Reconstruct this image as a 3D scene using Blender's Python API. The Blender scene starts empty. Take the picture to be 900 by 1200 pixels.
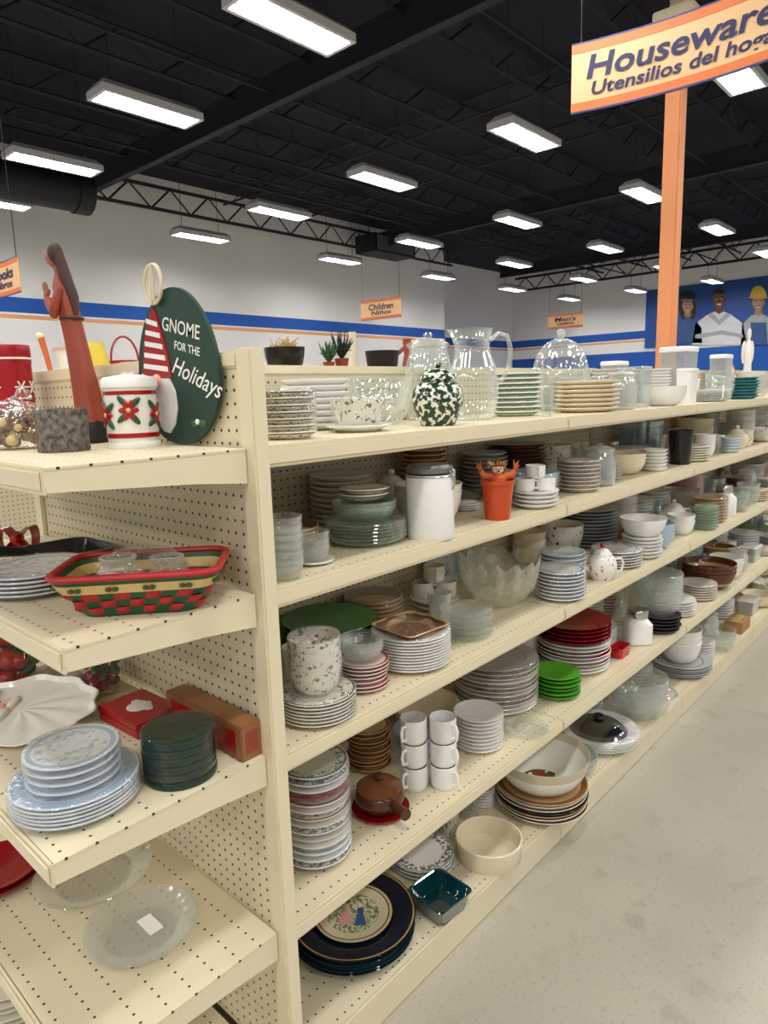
import bpy, bmesh, math, random
from mathutils import Vector, Matrix, noise
random.seed(7)
SC = bpy.context.scene; COL = SC.collection
PI = math.pi
# ------------------------------------------------------------------ camera model
F = 800.0
Xc = Vector((740, -162, F)).normalized()
v2 = Vector((-889.5, -113.0, F)); Yc = (v2 - Xc*v2.dot(Xc)).normalized(); Zc = Xc.cross(Yc)
CAM = Vector((0, 0, 1.60))
RT = Vector((Xc.x, Yc.x, Zc.x)); DN = Vector((Xc.y, Yc.y, Zc.y)); FW = Vector((Xc.z, Yc.z, Zc.z))
ANG = math.atan2(RT.y, RT.x)
def ray(px, py): return RT*((px-450)/F) + DN*((py-600)/F) + FW
def onz(px, py, z):
    d = ray(px, py); return CAM + d*((z-CAM.z)/d.z)
def onx(px, py, X):
    d = ray(px, py); return CAM + d*(X/d.x)
def ony(px, py, Y):
    d = ray(px, py); return CAM + d*(Y/d.y)
def proj(p):
    q = p-CAM; w = q.dot(FW); return 450+F*q.dot(RT)/w, 600+F*q.dot(DN)/w, w
def atY(px, Y, z):
    u = px-450; zr = z-CAM.z
    X = (u*(Y*FW.y+zr*FW.z) - F*(Y*RT.y+zr*RT.z))/(F*RT.x-u*FW.x)
    return Vector((X, Y, z))
cam = bpy.data.cameras.new('camera'); co = bpy.data.objects.new('camera', cam); COL.objects.link(co)
cam.sensor_fit = 'VERTICAL'; cam.sensor_height = 36; cam.lens = 36*F/1200; cam.clip_end = 200; cam.clip_start = .02
M4 = Matrix.Identity(4)
for i in range(3):
    M4[i][0] = RT[i]; M4[i][1] = -DN[i]; M4[i][2] = -FW[i]; M4[i][3] = CAM[i]
co.matrix_world = M4; SC.camera = co

# ------------------------------------------------------------------ materials
def lin(c):
    return tuple(((v/255)/12.92 if v/255 <= .04045 else ((v/255+.055)/1.055)**2.4) for v in c)+(1,)
MT = {}
def newmat(name):
    m = bpy.data.materials.new(name); m.use_nodes = True
    nt = m.node_tree; b = nt.nodes['Principled BSDF']; return m, nt, b
def mixc(nt, fac, a, b):
    n = nt.nodes.new('ShaderNodeMix'); n.data_type = 'RGBA'
    for s, v in ((0, fac), (6, a), (7, b)):
        if hasattr(v, 'links'): nt.links.new(v, n.inputs[s])
        else: n.inputs[s].default_value = v
    return n.outputs[2]
def math_(nt, op, a, b=None, c=None):
    n = nt.nodes.new('ShaderNodeMath'); n.operation = op
    for i, v in enumerate((a, b, c)):
        if v is None: continue
        if hasattr(v, 'links'): nt.links.new(v, n.inputs[i])
        else: n.inputs[i].default_value = v
    return n.outputs[0]
def vmath(nt, op, a, b=None, out=0):
    n = nt.nodes.new('ShaderNodeVectorMath'); n.operation = op
    for i, v in enumerate((a, b)):
        if v is None: continue
        if hasattr(v, 'links'): nt.links.new(v, n.inputs[i])
        else: n.inputs[i].default_value = v
    return n.outputs[out]
def coord(nt, which): return nt.nodes.new('ShaderNodeTexCoord').outputs[which]
def noisef(nt, vec, scale, detail=2):
    n = nt.nodes.new('ShaderNodeTexNoise'); nt.links.new(vec, n.inputs['Vector'])
    n.inputs['Scale'].default_value = scale; n.inputs['Detail'].default_value = detail
    return n.outputs[0]
def pm(name, col, rough=.4, metal=0, var=.06, scale=30, bump=0):
    if name in MT: return MT[name]
    m, nt, b = newmat(name); c = lin(col)
    vec = coord(nt, 'Object'); nf = noisef(nt, vec, scale)
    dark = tuple(x*(1-var*2) for x in c[:3])+(1,); lite = tuple(min(1, x*(1+var)) for x in c[:3])+(1,)
    nt.links.new(mixc(nt, nf, dark, lite), b.inputs['Base Color'])
    b.inputs['Roughness'].default_value = rough; b.inputs['Metallic'].default_value = metal
    if bump:
        bn = nt.nodes.new('ShaderNodeBump'); bn.inputs['Strength'].default_value = bump; bn.inputs['Distance'].default_value = .004
        nt.links.new(nf, bn.inputs['Height']); nt.links.new(bn.outputs[0], b.inputs['Normal'])
    MT[name] = m; return m
def spk(name, c1, c2, scale, thr=.5, rough=.3, soft=.02):
    m, nt, b = newmat(name); v = coord(nt, 'Object'); n = noisef(nt, v, scale, 3)
    f = nt.nodes.new('ShaderNodeMapRange'); nt.links.new(n, f.inputs[0]); f.inputs[1].default_value = thr-soft; f.inputs[2].default_value = thr+soft
    nt.links.new(mixc(nt, f.outputs[0], lin(c1), lin(c2)), b.inputs['Base Color']); b.inputs['Roughness'].default_value = rough
    MT[name] = m; return m
BASECOL = {}
def plate_mat(name, base, bands=(), floral=None, pic=None, rough=.14):
    m, nt, b = newmat(name); g = coord(nt, 'Generated'); BASECOL[name] = base
    v = vmath(nt, 'ADD', vmath(nt, 'MULTIPLY', g, (2, 2, 0)), (-1, -1, 0))
    v3 = vmath(nt, 'ADD', vmath(nt, 'MULTIPLY', g, (2, 2, 1)), (-1, -1, 0))
    rad = vmath(nt, 'LENGTH', v, out=1)
    col = lin(base)
    for (r0, r1, cc) in bands:
        col = mixc(nt, math_(nt, 'COMPARE', rad, (r0+r1)/2, (r1-r0)/2), col, lin(cc))
    if floral:
        r0, r1, cc, sc, thr = floral
        mask = math_(nt, 'COMPARE', rad, (r0+r1)/2, (r1-r0)/2)
        f = math_(nt, 'MULTIPLY', math_(nt, 'GREATER_THAN', noisef(nt, v3, sc, 3), thr), mask)
        col = mixc(nt, f, col, lin(cc))
    if pic:
        r0, cols, sc = pic
        rp = nt.nodes.new('ShaderNodeValToRGB'); rp.color_ramp.interpolation = 'CONSTANT'
        el = rp.color_ramp.elements
        while len(el) < len(cols): el.new(.5)
        for i, cc in enumerate(cols):
            el[i].position = .0 if i == 0 else .3+.4*i/len(cols); el[i].color = lin(cc)
        nt.links.new(noisef(nt, v, sc, 2), rp.inputs[0])
        col = mixc(nt, math_(nt, 'LESS_THAN', rad, r0), col, rp.outputs[0])
    if hasattr(col, 'links'): nt.links.new(col, b.inputs['Base Color'])
    else: b.inputs['Base Color'].default_value = col
    b.inputs['Roughness'].default_value = rough
    MT[name] = m; return m
def glass(name, tint, lo=.05, hi=.6, body=(246, 248, 248), rough=.04, bump=0, bs=40, blend=.4, dif=.4):
    m, nt, b = newmat(name); nt.nodes.remove(b); out = nt.nodes['Material Output']; BASECOL[name] = body
    lw = nt.nodes.new('ShaderNodeLayerWeight'); lw.inputs[0].default_value = blend
    tr = nt.nodes.new('ShaderNodeBsdfTransparent'); tr.inputs[0].default_value = lin(tint)
    gl = nt.nodes.new('ShaderNodeBsdfGlossy'); gl.inputs[0].default_value = (.98, .98, .98, 1); gl.inputs['Roughness'].default_value = rough
    di = nt.nodes.new('ShaderNodeBsdfDiffuse'); di.inputs[0].default_value = lin(body)
    mx = nt.nodes.new('ShaderNodeMixShader'); mx.inputs[0].default_value = dif
    nt.links.new(gl.outputs[0], mx.inputs[1]); nt.links.new(di.outputs[0], mx.inputs[2])
    f = nt.nodes.new('ShaderNodeMapRange'); nt.links.new(lw.outputs['Facing'], f.inputs[0]); f.inputs[3].default_value = lo; f.inputs[4].default_value = hi
    m2 = nt.nodes.new('ShaderNodeMixShader'); nt.links.new(f.outputs[0], m2.inputs[0]); nt.links.new(tr.outputs[0], m2.inputs[1]); nt.links.new(mx.outputs[0], m2.inputs[2])
    if bump:
        bn = nt.nodes.new('ShaderNodeBump'); bn.inputs['Strength'].default_value = bump; bn.inputs['Distance'].default_value = .01
        nt.links.new(noisef(nt, coord(nt, 'Object'), bs, 2), bn.inputs['Height'])
        nt.links.new(bn.outputs[0], gl.inputs['Normal']); nt.links.new(bn.outputs[0], lw.inputs['Normal'])
    nt.links.new(m2.outputs[0], out.inputs[0]); MT[name] = m; return m
def peg(name, a, b_, col, pitch=.0254, rad=.0034, pitch2=None, rough=.45):
    m, nt, b = newmat(name); s = nt.nodes.new('ShaderNodeSeparateXYZ'); nt.links.new(coord(nt, 'Object'), s.inputs[0])
    def cell(o, p): return math_(nt, 'MULTIPLY', math_(nt, 'SUBTRACT', math_(nt, 'FRACT', math_(nt, 'DIVIDE', o, p)), .5), p)
    ca = cell(s.outputs[a], pitch); cb = cell(s.outputs[b_], pitch2 or pitch)
    d = math_(nt, 'SQRT', math_(nt, 'ADD', math_(nt, 'MULTIPLY', ca, ca), math_(nt, 'MULTIPLY', cb, cb)))
    f = math_(nt, 'LESS_THAN', d, rad)
    nf = noisef(nt, coord(nt, 'Object'), 8)
    c = lin(col); base = mixc(nt, nf, tuple(x*.9 for x in c[:3])+(1,), c)
    nt.links.new(mixc(nt, f, base, lin((52, 46, 36))), b.inputs['Base Color']); b.inputs['Roughness'].default_value = rough
    MT[name] = m; return m
CREAM = (226, 215, 184)
pm('cream', CREAM, .4, var=.03, scale=6)
peg('peg_yz', 1, 2, CREAM); peg('peg_xz', 0, 2, (214, 203, 174)); peg('peg_xy', 0, 1, CREAM, .0254, .0028, .0508)
peg('slots', 0, 2, (204, 193, 162), .04, .004, .03)
W = (239, 238, 234)
plate_mat('white', W); plate_mat('offwhite', (226, 221, 208)); plate_mat('ivory', (232, 220, 192))
plate_mat('bluerim', W, [(.80, .94, (124, 156, 190)), (.66, .69, (124, 156, 190))])
plate_mat('paleblue', (214, 220, 224), [(.76, .96, (158, 182, 204))], (.25, .7, (150, 174, 196), 5, .55))
plate_mat('palerim', (226, 230, 232), [(.82, .93, (168, 188, 206))], (.2, .75, (176, 192, 206), 6, .56))
plate_mat('skyblue', (204, 216, 226), [(.74, .97, (126, 166, 200))], (.3, .7, (120, 156, 186), 6, .56))
plate_mat('greenrim', W, [(.86, .96, (100, 134, 90))], (.6, .84, (150, 170, 130), 8, .55))
plate_mat('sage', (218, 222, 210), [(.9, .965, (70, 90, 80))], (.66, .9, (100, 120, 106), 9, .52))
plate_mat('blackrim', (230, 225, 208), [(.93, .985, (40, 38, 36))], (.55, .9, (100, 90, 70), 7, .58))
plate_mat('brownrim', (226, 218, 204), [(.91, .985, (112, 76, 50))], (.68, .88, (160, 128, 96), 9, .55))
plate_mat('pinkrim', (228, 208, 200), [(.86, .98, (164, 78, 70))])
plate_mat('redrim', W, [(.86, .98, (150, 36, 40))])
plate_mat('red', (140, 16, 26)); plate_mat('lime', (84, 160, 44)); plate_mat('green', (30, 120, 44))
plate_mat('navy', (18, 22, 42), [(.95, .975, (170, 140, 70))], rough=.06); plate_mat('darkteal', (22, 40, 50), [(.9, .93, (60, 90, 96))], rough=.05)
plate_mat('greyfloral', W, [(.94, .98, (130, 132, 130))], (.66, .93, (120, 124, 122), 9, .5))
plate_mat('tan', (192, 156, 110), [(.85, .98, (118, 76, 42))]); plate_mat('brown', (88, 50, 32), [(.80, .88, (180, 148, 108))])
plate_mat('dark', (50, 50, 52)); plate_mat('black', (18, 18, 20)); plate_mat('greybowl', (160, 162, 164))
plate_mat('greyplate', (180, 182, 182), [(.7, .74, (130, 132, 130))])
plate_mat('medallion', (228, 216, 184), [(.9, .93, (60, 50, 40)), (.93, 1.01, (214, 196, 150))], pic=(.66, [(226, 214, 176), (120, 140, 96), (226, 214, 176), (150, 160, 120), (200, 190, 150)], 4))
plate_mat('birdbowl', (238, 236, 226), [(.95, 1.01, (206, 196, 168))], None, pic=(.44, [(238, 236, 226), (238, 236, 226), (50, 104, 58), (186, 40, 48), (60, 84, 54)], 3.2))
plate_mat('picdish', (190, 160, 110), [(.9, 1.2, (110, 76, 46))], pic=(.7, [(206, 176, 120), (120, 70, 40), (170, 60, 40), (90, 110, 60)], 5))
plate_mat('floralbowl', (230, 225, 212), (), (0, 1.5, (100, 122, 92), 6, .6))
plate_mat('roseware', (236, 233, 224), (), (0, 1.5, (176, 50, 60), 5, .64))
plate_mat('blueware', (166, 192, 208)); plate_mat('pinkware', (218, 164, 164)); plate_mat('teal', (56, 122, 132))
plate_mat('redwhite', (184, 36, 46), [(0, .6, (228, 218, 212))])
glass('glass', (250, 252, 251)); glass('greenglass', (236, 245, 238), .14, .65, (214, 230, 218)); glass('frost', (242, 244, 242), .22, .72, (240, 242, 240), .15, dif=.55)
glass('blueglass', (228, 238, 246), .18, .65, (208, 222, 234)); glass('darkglass', (90, 95, 100), .3, .8, (60, 64, 70)); glass('tealglass', (40, 130, 140), .35, .8, (16, 100, 115))
glass('cutglass', (250, 250, 246), .08, .66, (246, 246, 238), .04, 1.0, 90)
glass('wrap', (254, 254, 255), .03, .5, (246, 248, 250), .09, 1.0, 50, dif=.16); glass('wrapfine', (252, 253, 253), .0, .16, (200, 210, 205), .1, .6, 40, dif=.03); glass('plastic', (244, 246, 246), .14, .5, (242, 244, 244), .15, dif=.55)
pm('whiteplain', (240, 239, 235), .25, var=.02); pm('chrome', (196, 196, 194), .22, 1, .05); pm('steelgrey', (128, 128, 128), .35, .6)
pm('navyink', (34, 38, 84), .6, var=.02); pm('blackpaint', (16, 16, 20), .5); pm('orangeglaze', (200, 74, 30), .2)
pm('strawleaf', (210, 104, 52), .6); pm('straw', (214, 186, 120), .7); pm('peachpaint', (240, 158, 104), .5, var=.03); pm('creampaint', (236, 222, 190), .5)
pm('signpeach', (232, 188, 138), .5, var=.02); pm('signorange', (222, 118, 58), .5, var=.02); pm('signblue', (40, 60, 120), .5, var=.02)
pm('redgloss', (160, 14, 24), .22); pm('redwood', (148, 62, 42), .4, bump=.2); pm('hair', (62, 34, 26), .6); pm('skinwood', (158, 96, 66), .5)
spk('bark', (66, 60, 54), (126, 118, 108), 90, .5, .8, .15); spk('ginger', (226, 224, 206), (34, 58, 44), 75, .47, .15)
spk('holly', (40, 96, 50), (170, 30, 36), 90, .56, .3)
pm('chalkgreen', (24, 58, 46), .6); pm('beard', (230, 228, 224), .7, bump=.4); pm('jute', (218, 206, 180), .8); pm('nose', (226, 164, 140), .5)
pm('basketgreen', (24, 84, 46), .4, var=.2); pm('basketred', (178, 24, 34), .4, var=.15); pm('gold', (212, 184, 120), .4, .1)
pm('woodbox', (146, 98, 58), .5, var=.15); pm('darkgreen', (20, 46, 36), .2); pm('duct', (20, 20, 28), .6); pm('ceilingblack', (15, 14, 27), .9, var=.2)
pm('joist', (24, 23, 36), .7); pm('fixture', (206, 208, 212), .4); pm('cardboard', (170, 126, 84), .7); pm('yellowpaint', (226, 200, 60), .5); pm('twig', (120, 92, 62), .8)
pm('leafgreen', (40, 92, 48), .5); pm('crock', (84, 46, 28), .08); pm('crocklid', (120, 74, 44), .08); pm('face', (236, 206, 176), .6); pm('darkleaf', (34, 40, 32), .6); pm('porcelain', (236, 232, 224), .2); pm('louvergrey', (150, 152, 156), .4)

def emit(name, s):
    m, nt, b = newmat(name); b.inputs['Base Color'].default_value = (.9, .9, .9, 1)
    b.inputs['Emission Color'].default_value = (1, .98, .945, 1); b.inputs['Emission Strength'].default_value = s; MT[name] = m
emit('tubeglow', 35.0)

# ------------------------------------------------------------------ geometry helpers
def box(bm, x0, x1, y0, y1, z0, z1, bev=0):
    r = bmesh.ops.create_cube(bm, size=1)
    for v in r['verts']:
        v.co = Vector(((x0+x1)/2+v.co.x*(x1-x0), (y0+y1)/2+v.co.y*(y1-y0), (z0+z1)/2+v.co.z*(z1-z0)))
    if bev:
        es = list({e for v in r['verts'] for e in v.link_edges})
        bmesh.ops.bevel(bm, geom=es, offset=bev, segments=2, affect='EDGES')
def lathe(bm, prof, seg=32, mod=None, off=(0, 0, 0)):
    rings = []
    for (r, z) in prof:
        if r < 1e-6: rings.append([bm.verts.new((off[0], off[1], z+off[2]))]); continue
        ring = []
        for i in range(seg):
            t = 2*PI*i/seg; rr = mod(t, r, z) if mod else r
            ring.append(bm.verts.new((off[0]+rr*math.cos(t), off[1]+rr*math.sin(t), z+off[2])))
        rings.append(ring)
    for a, b in zip(rings, rings[1:]):
        for i in range(seg):
            j = (i+1) % seg
            if len(a) == 1 and len(b) == 1: break
            if len(a) == 1: bm.faces.new((a[0], b[j], b[i]))
            elif len(b) == 1: bm.faces.new((a[i], a[j], b[0]))
            else: bm.faces.new((a[i], a[j], b[j], b[i]))
    return bm
def loft(bm, rings, cap=True, loop=False):
    vr = [[bm.verts.new(p) for p in r] for r in rings]; n = len(vr[0]); fs = []
    pairs = list(zip(vr, vr[1:])) + ([(vr[-1], vr[0])] if loop else [])
    for a, b in pairs:
        for i in range(n):
            j = (i+1) % n; fs.append(bm.faces.new((a[i], a[j], b[j], b[i])))
    if cap and not loop:
        bm.faces.new(list(reversed(vr[0]))); bm.faces.new(vr[-1])
    return fs
def rrect(hx, hy, rad, z, k=5):
    pts = []
    for (sx, sy, a0) in ((1, 1, 0), (-1, 1, PI/2), (-1, -1, PI), (1, -1, 1.5*PI)):
        for i in range(k+1):
            a = a0+PI/2*i/k; pts.append(Vector((sx*(hx-rad)+rad*math.cos(a), sy*(hy-rad)+rad*math.sin(a), z)))
    return pts
def tube(bm, pts, rad, seg=8, closed=False):
    pts = [Vector(p) for p in pts]; n = len(pts); rings = []; up = None
    for i, p in enumerate(pts):
        a = pts[(i-1) % n] if (closed or i > 0) else p; b = pts[(i+1) % n] if (closed or i < n-1) else p
        t = (b-a).normalized()
        if up is None: up = Vector((0, 0, 1)) if abs(t.z) < .9 else Vector((1, 0, 0))
        s = t.cross(up).normalized(); up = s.cross(t).normalized()
        rr = rad[i] if isinstance(rad, (list, tuple)) else rad
        rings.append([p+s*rr*math.cos(2*PI*k/seg)+up*rr*math.sin(2*PI*k/seg) for k in range(seg)])
    loft(bm, rings, True, closed)
def ball(bm, c, rx, ry=None, rz=None, sub=2):
    r = bmesh.ops.create_icosphere(bm, subdivisions=sub, radius=1)
    for v in r['verts']: v.co = Vector((c[0]+v.co.x*rx, c[1]+v.co.y*(ry or rx), c[2]+v.co.z*(rz or rx)))
    return r['verts']
def mesh(name, bm, mat, smooth=True, ang=38):
    bmesh.ops.recalc_face_normals(bm, faces=bm.faces)
    me = bpy.data.meshes.new(name); bm.to_mesh(me); bm.free()
    if smooth:
        me.polygons.foreach_set('use_smooth', [True]*len(me.polygons)); me.set_sharp_from_angle(angle=math.radians(ang))
    me.materials.append(MT[mat] if isinstance(mat, str) else mat); return me
def tag(o, label, cat, group=None, kind=None):
    o['label'] = label; o['category'] = cat
    if group: o['group'] = group
    if kind: o['kind'] = kind
    return o
def obj(name, bm, mat, parent=None, loc=None, rot=0, smooth=True):
    me = bm if isinstance(bm, bpy.types.Mesh) else mesh(name, bm, mat, smooth)
    o = bpy.data.objects.new(name, me); COL.objects.link(o); o.parent = parent
    if loc is not None: o.location = loc
    o.rotation_euler.z = rot; return o
def thing(name, loc, label, cat, group=None, rot=0):
    o = bpy.data.objects.new(name, None); COL.objects.link(o); o.location = loc; o.rotation_euler.z = rot; o.empty_display_size = .05
    return tag(o, label, cat, group)
def struct(name, bm, mat, smooth=False):
    o = obj(name, bm, mat, smooth=smooth); o['kind'] = 'structure'; return o
def text_mesh(body, size, shear=0, bold=0, align='CENTER'):
    cu = bpy.data.curves.new('lettering', 'FONT'); cu.body = body; cu.size = size; cu.shear = shear; cu.offset = bold
    cu.align_x = align; cu.align_y = 'CENTER'; cu.resolution_u = 3
    o = bpy.data.objects.new('lettering', cu); COL.objects.link(o); bpy.context.view_layer.update()
    me = bpy.data.meshes.new_from_object(o.evaluated_get(bpy.context.evaluated_depsgraph_get()))
    bpy.data.objects.remove(o); bpy.data.curves.remove(cu); return me

# ------------------------------------------------------------------ room
def floor_mat():
    m, nt, b = newmat('floor_tile'); v = coord(nt, 'Object')
    n1 = noisef(nt, v, 90, 2); n2 = noisef(nt, v, 2.2, 4)
    c = mixc(nt, n2, lin((158, 153, 139)), lin((192, 186, 171)))
    f = nt.nodes.new('ShaderNodeMapRange'); nt.links.new(n1, f.inputs[0]); f.inputs[1].default_value = .58; f.inputs[2].default_value = .74; f.inputs[4].default_value = .38
    c = mixc(nt, f.outputs[0], c, lin((116, 108, 92)))
    s = nt.nodes.new('ShaderNodeSeparateXYZ'); nt.links.new(v, s.inputs[0])
    fr = math_(nt, 'FRACT', math_(nt, 'DIVIDE', math_(nt, 'ADD', s.outputs[0], .16), 3.66))
    c = mixc(nt, math_(nt, 'MULTIPLY', math_(nt, 'LESS_THAN', fr, .0012), .5), c, lin((110, 104, 92)))
    sc = noisef(nt, v, 9, 5)
    g2 = nt.nodes.new('ShaderNodeMapRange'); nt.links.new(sc, g2.inputs[0]); g2.inputs[1].default_value = .58; g2.inputs[2].default_value = .70; g2.inputs[4].default_value = .28
    c = mixc(nt, g2.outputs[0], c, lin((128, 119, 101)))
    nt.links.new(c, b.inputs['Base Color']); b.inputs['Roughness'].default_value = .4; MT['floor_tile'] = m
floor_mat()
def wall_mat(name, bands):
    m, nt, b = newmat(name); s = nt.nodes.new('ShaderNodeSeparateXYZ'); v = coord(nt, 'Object'); nt.links.new(v, s.inputs[0])
    c = mixc(nt, noisef(nt, v, .8), lin((242, 241, 241)), lin((250, 249, 248)))
    for (z0, z1, cc) in bands: c = mixc(nt, math_(nt, 'COMPARE', s.outputs[2], (z0+z1)/2, (z1-z0)/2), c, lin(cc))
    nt.links.new(c, b.inputs['Base Color']); b.inputs['Roughness'].default_value = .7; MT[name] = m
BL = (30, 92, 186); PE = (244, 176, 124)
wall_mat('wall_stripe', [(3.41, 3.71, BL), (3.29, 3.37, PE)])
wall_mat('wall_far', [(3.41, 3.71, BL), (3.29, 3.37, PE), (0, 2.9, BL)])
bm = bmesh.new(); box(bm, -12, 30, -12, 20, -.1, 0); struct('floor', bm, 'floor_tile')
bm = bmesh.new(); box(bm, -12, 30, -12, 20, 6.6, 6.75); struct('ceiling', bm, 'ceilingblack')
bm = bmesh.new(); box(bm, -12, 19.8, 15, 17.2, 0, 6.6); struct('wall_left', bm, 'wall_stripe')
bm = bmesh.new(); box(bm, 19.8, 27.7, 17, 17.2, 0, 6.6); struct('wall_recess', bm, 'wall_stripe')
bm = bmesh.new(); box(bm, 27.5, 27.7, -12, 17, 0, 6.6); struct('wall_far', bm, 'wall_far')
ti = 0
def truss(axis, pos, a0, a1, z0, z1, step, th):
    global ti
    bm = bmesh.new()
    def P(a, z): return (a, pos, z) if axis == 'x' else (pos, a, z)
    for z in (z0, z1): tube(bm, [P(a0, z), P(a1, z)], th, 4)
    n = int((a1-a0)/step)
    for i in range(n): tube(bm, [P(a0+i*step, z0 if i % 2 else z1), P(a0+(i+1)*step, z1 if i % 2 else z0)], th*.55, 4)
    ti += 1; struct('trim_%d' % ti, bm, 'joist')
for y in [-6, -4.3, -2.6, -.9, .8, 2.5, 4.2, 5.9, 7.6, 9.3, 11.0, 12.7]: truss('x', y, -8, 27.4, 6.1, 6.5, .55, .035)
truss('x', 14.5, -8, 19.6, 5.78, 6.25, .5, .04); truss('y', 26.9, -8, 16.5, 5.78, 6.3, .5, .045)
for x in (7.05, 15.6, 23.2):
    bm = bmesh.new(); box(bm, x-.07, x+.07, -8, 14.9, 5.78, 5.81); box(bm, x-.015, x+.015, -8, 14.9, 5.81, 6.16); box(bm, x-.07, x+.07, -8, 14.9, 6.16, 6.19)
    ti += 1; struct('trim_%d' % ti, bm, 'joist')
for x in (-1.0, 3.2, 10.5, 12.8, 19.5): truss('y', x, -8, 14.6, 6.2, 6.5, .6, .025)
for y in (1.6, 5.0, 8.4, 11.8):
    bm = bmesh.new(); tube(bm, [(-8, y, 5.95), (27.4, y, 5.95)], .022, 6); ti += 1; struct('trim_%d' % ti, bm, 'joist')
# duct
du = thing('air_duct', (2.0, 12.6, 5.25), 'fat black round air duct hanging below the ceiling at far left', 'duct')
bm = bmesh.new(); tube(bm, [(-2.5, 0, 0), (3.9, 0, 0)], .33, 20); obj('duct_tube', bm, 'duct', du)
bm = bmesh.new(); tube(bm, [(3.88, 0, 0), (4.15, 0, 0), (4.2, 0, 0)], [.36, .36, .2], 20); obj('end_collar', bm, 'duct', du)
for x in (-1, 2.6):
    bm = bmesh.new(); tube(bm, [(x, 0, .3), (x, 0, 1.35)], .012, 6); obj('hanger', bm, 'joist', du)
p = ony(452, 290, 14.2); hu = thing('air_handler', (p.x, p.y, p.z), 'dark boxy air handler hanging high before the white wall', 'air handler')
bm = bmesh.new(); box(bm, -.9, .9, -.4, .4, -.25, .25, .02); obj('casing', bm, 'duct', hu, smooth=False)
bm = bmesh.new(); box(bm, -.8, .8, -.42, -.4, -.2, .2); obj('grille', bm, 'steelgrey', hu, smooth=False)
for x in (-.7, .7):
    bm = bmesh.new(); tube(bm, [(x, 0, .24), (x, 0, 6.6-p.z)], .015, 6); obj('hanger', bm, 'joist', hu)

# ------------------------------------------------------------------ ceiling lights
H = 3.4; ZL = 5.0
bmh = bmesh.new(); loft(bmh, [rrect(.64, .21, .01, -.0, 1), rrect(.64, .21, .01, .05, 1), rrect(.58, .12, .01, .13, 1)]); me_h = mesh('housing', bmh, 'fixture', False)
bmf = bmesh.new(); loft(bmf, [rrect(.64, .21, .01, -.03, 1), rrect(.64, .21, .01, -.0005, 1), rrect(.60, .17, .01, -.0005, 1), rrect(.60, .17, .01, -.03, 1)], loop=True); me_f = mesh('frame', bmf, 'fixture', False)
bmd = bmesh.new()
for k in (-1, 0, 1): box(bmd, -.592, .592, k*.112-.046, k*.112+.046, -.014, -.0005, .004)
me_d = mesh('diffuser', bmd, 'tubeglow', False)
bml = bmesh.new()
for yy in (-.056, .056): box(bml, -.6, .6, yy-.006, yy+.006, -.03, -.0005)
for q in range(-4, 5): box(bml, q*.13-.003, q*.13+.003, -.17, .17, -.03, -.016)
me_l = mesh('louver', bml, 'louvergrey', False)
bmc = bmesh.new(); tube(bmc, [(0, 0, .12), (0, 0, 1.58)], .006, 5); me_c = mesh('cable', bmc, 'joist')
for kx in range(6):
    for ky in range(1, 6):
        X = (1.38+1.22*kx)*H; Y = (.0+.775*ky)*H
        if X > 27: continue
        t = thing('hanging_light', (X, Y, ZL), 'white rectangular fluorescent light hanging on cables under the black ceiling', 'ceiling light', 'hanging fluorescent lights')
        obj('housing', me_h, None, t); obj('frame', me_f, None, t); obj('diffuser', me_d, None, t); obj('louver', me_l, None, t)
        for s in (-.45, .45): obj('cable', me_c, None, t, (s, 0, 0))
def area(x, y, p, sx=1.2, sy=.4):
    l = bpy.data.lights.new('store_lamp', 'AREA'); l.shape = 'RECTANGLE'; l.size = sx; l.size_y = sy; l.energy = p; l.color = (1, .97, .925)
    o = bpy.data.objects.new('store_lamp', l); COL.objects.link(o); o.location = (x, y, 4.95)
for x in (-7.7, -3.6, .55, 4.7, 8.8, 13):
    for y in (-5.3, -2.65, 0):
        area(x, y, 52)
for x in (-7.7, -3.6, .55):
    for y in (2.6, 5.3, 7.9): area(x, y, 52)
for x in (.55, -3.6): area(x, 12.8, 60)
w = bpy.data.worlds.new('store_air'); SC.world = w; w.use_nodes = True
w.node_tree.nodes['Background'].inputs[0].default_value = (1, .975, .94, 1); w.node_tree.nodes['Background'].inputs[1].default_value = .40

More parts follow.
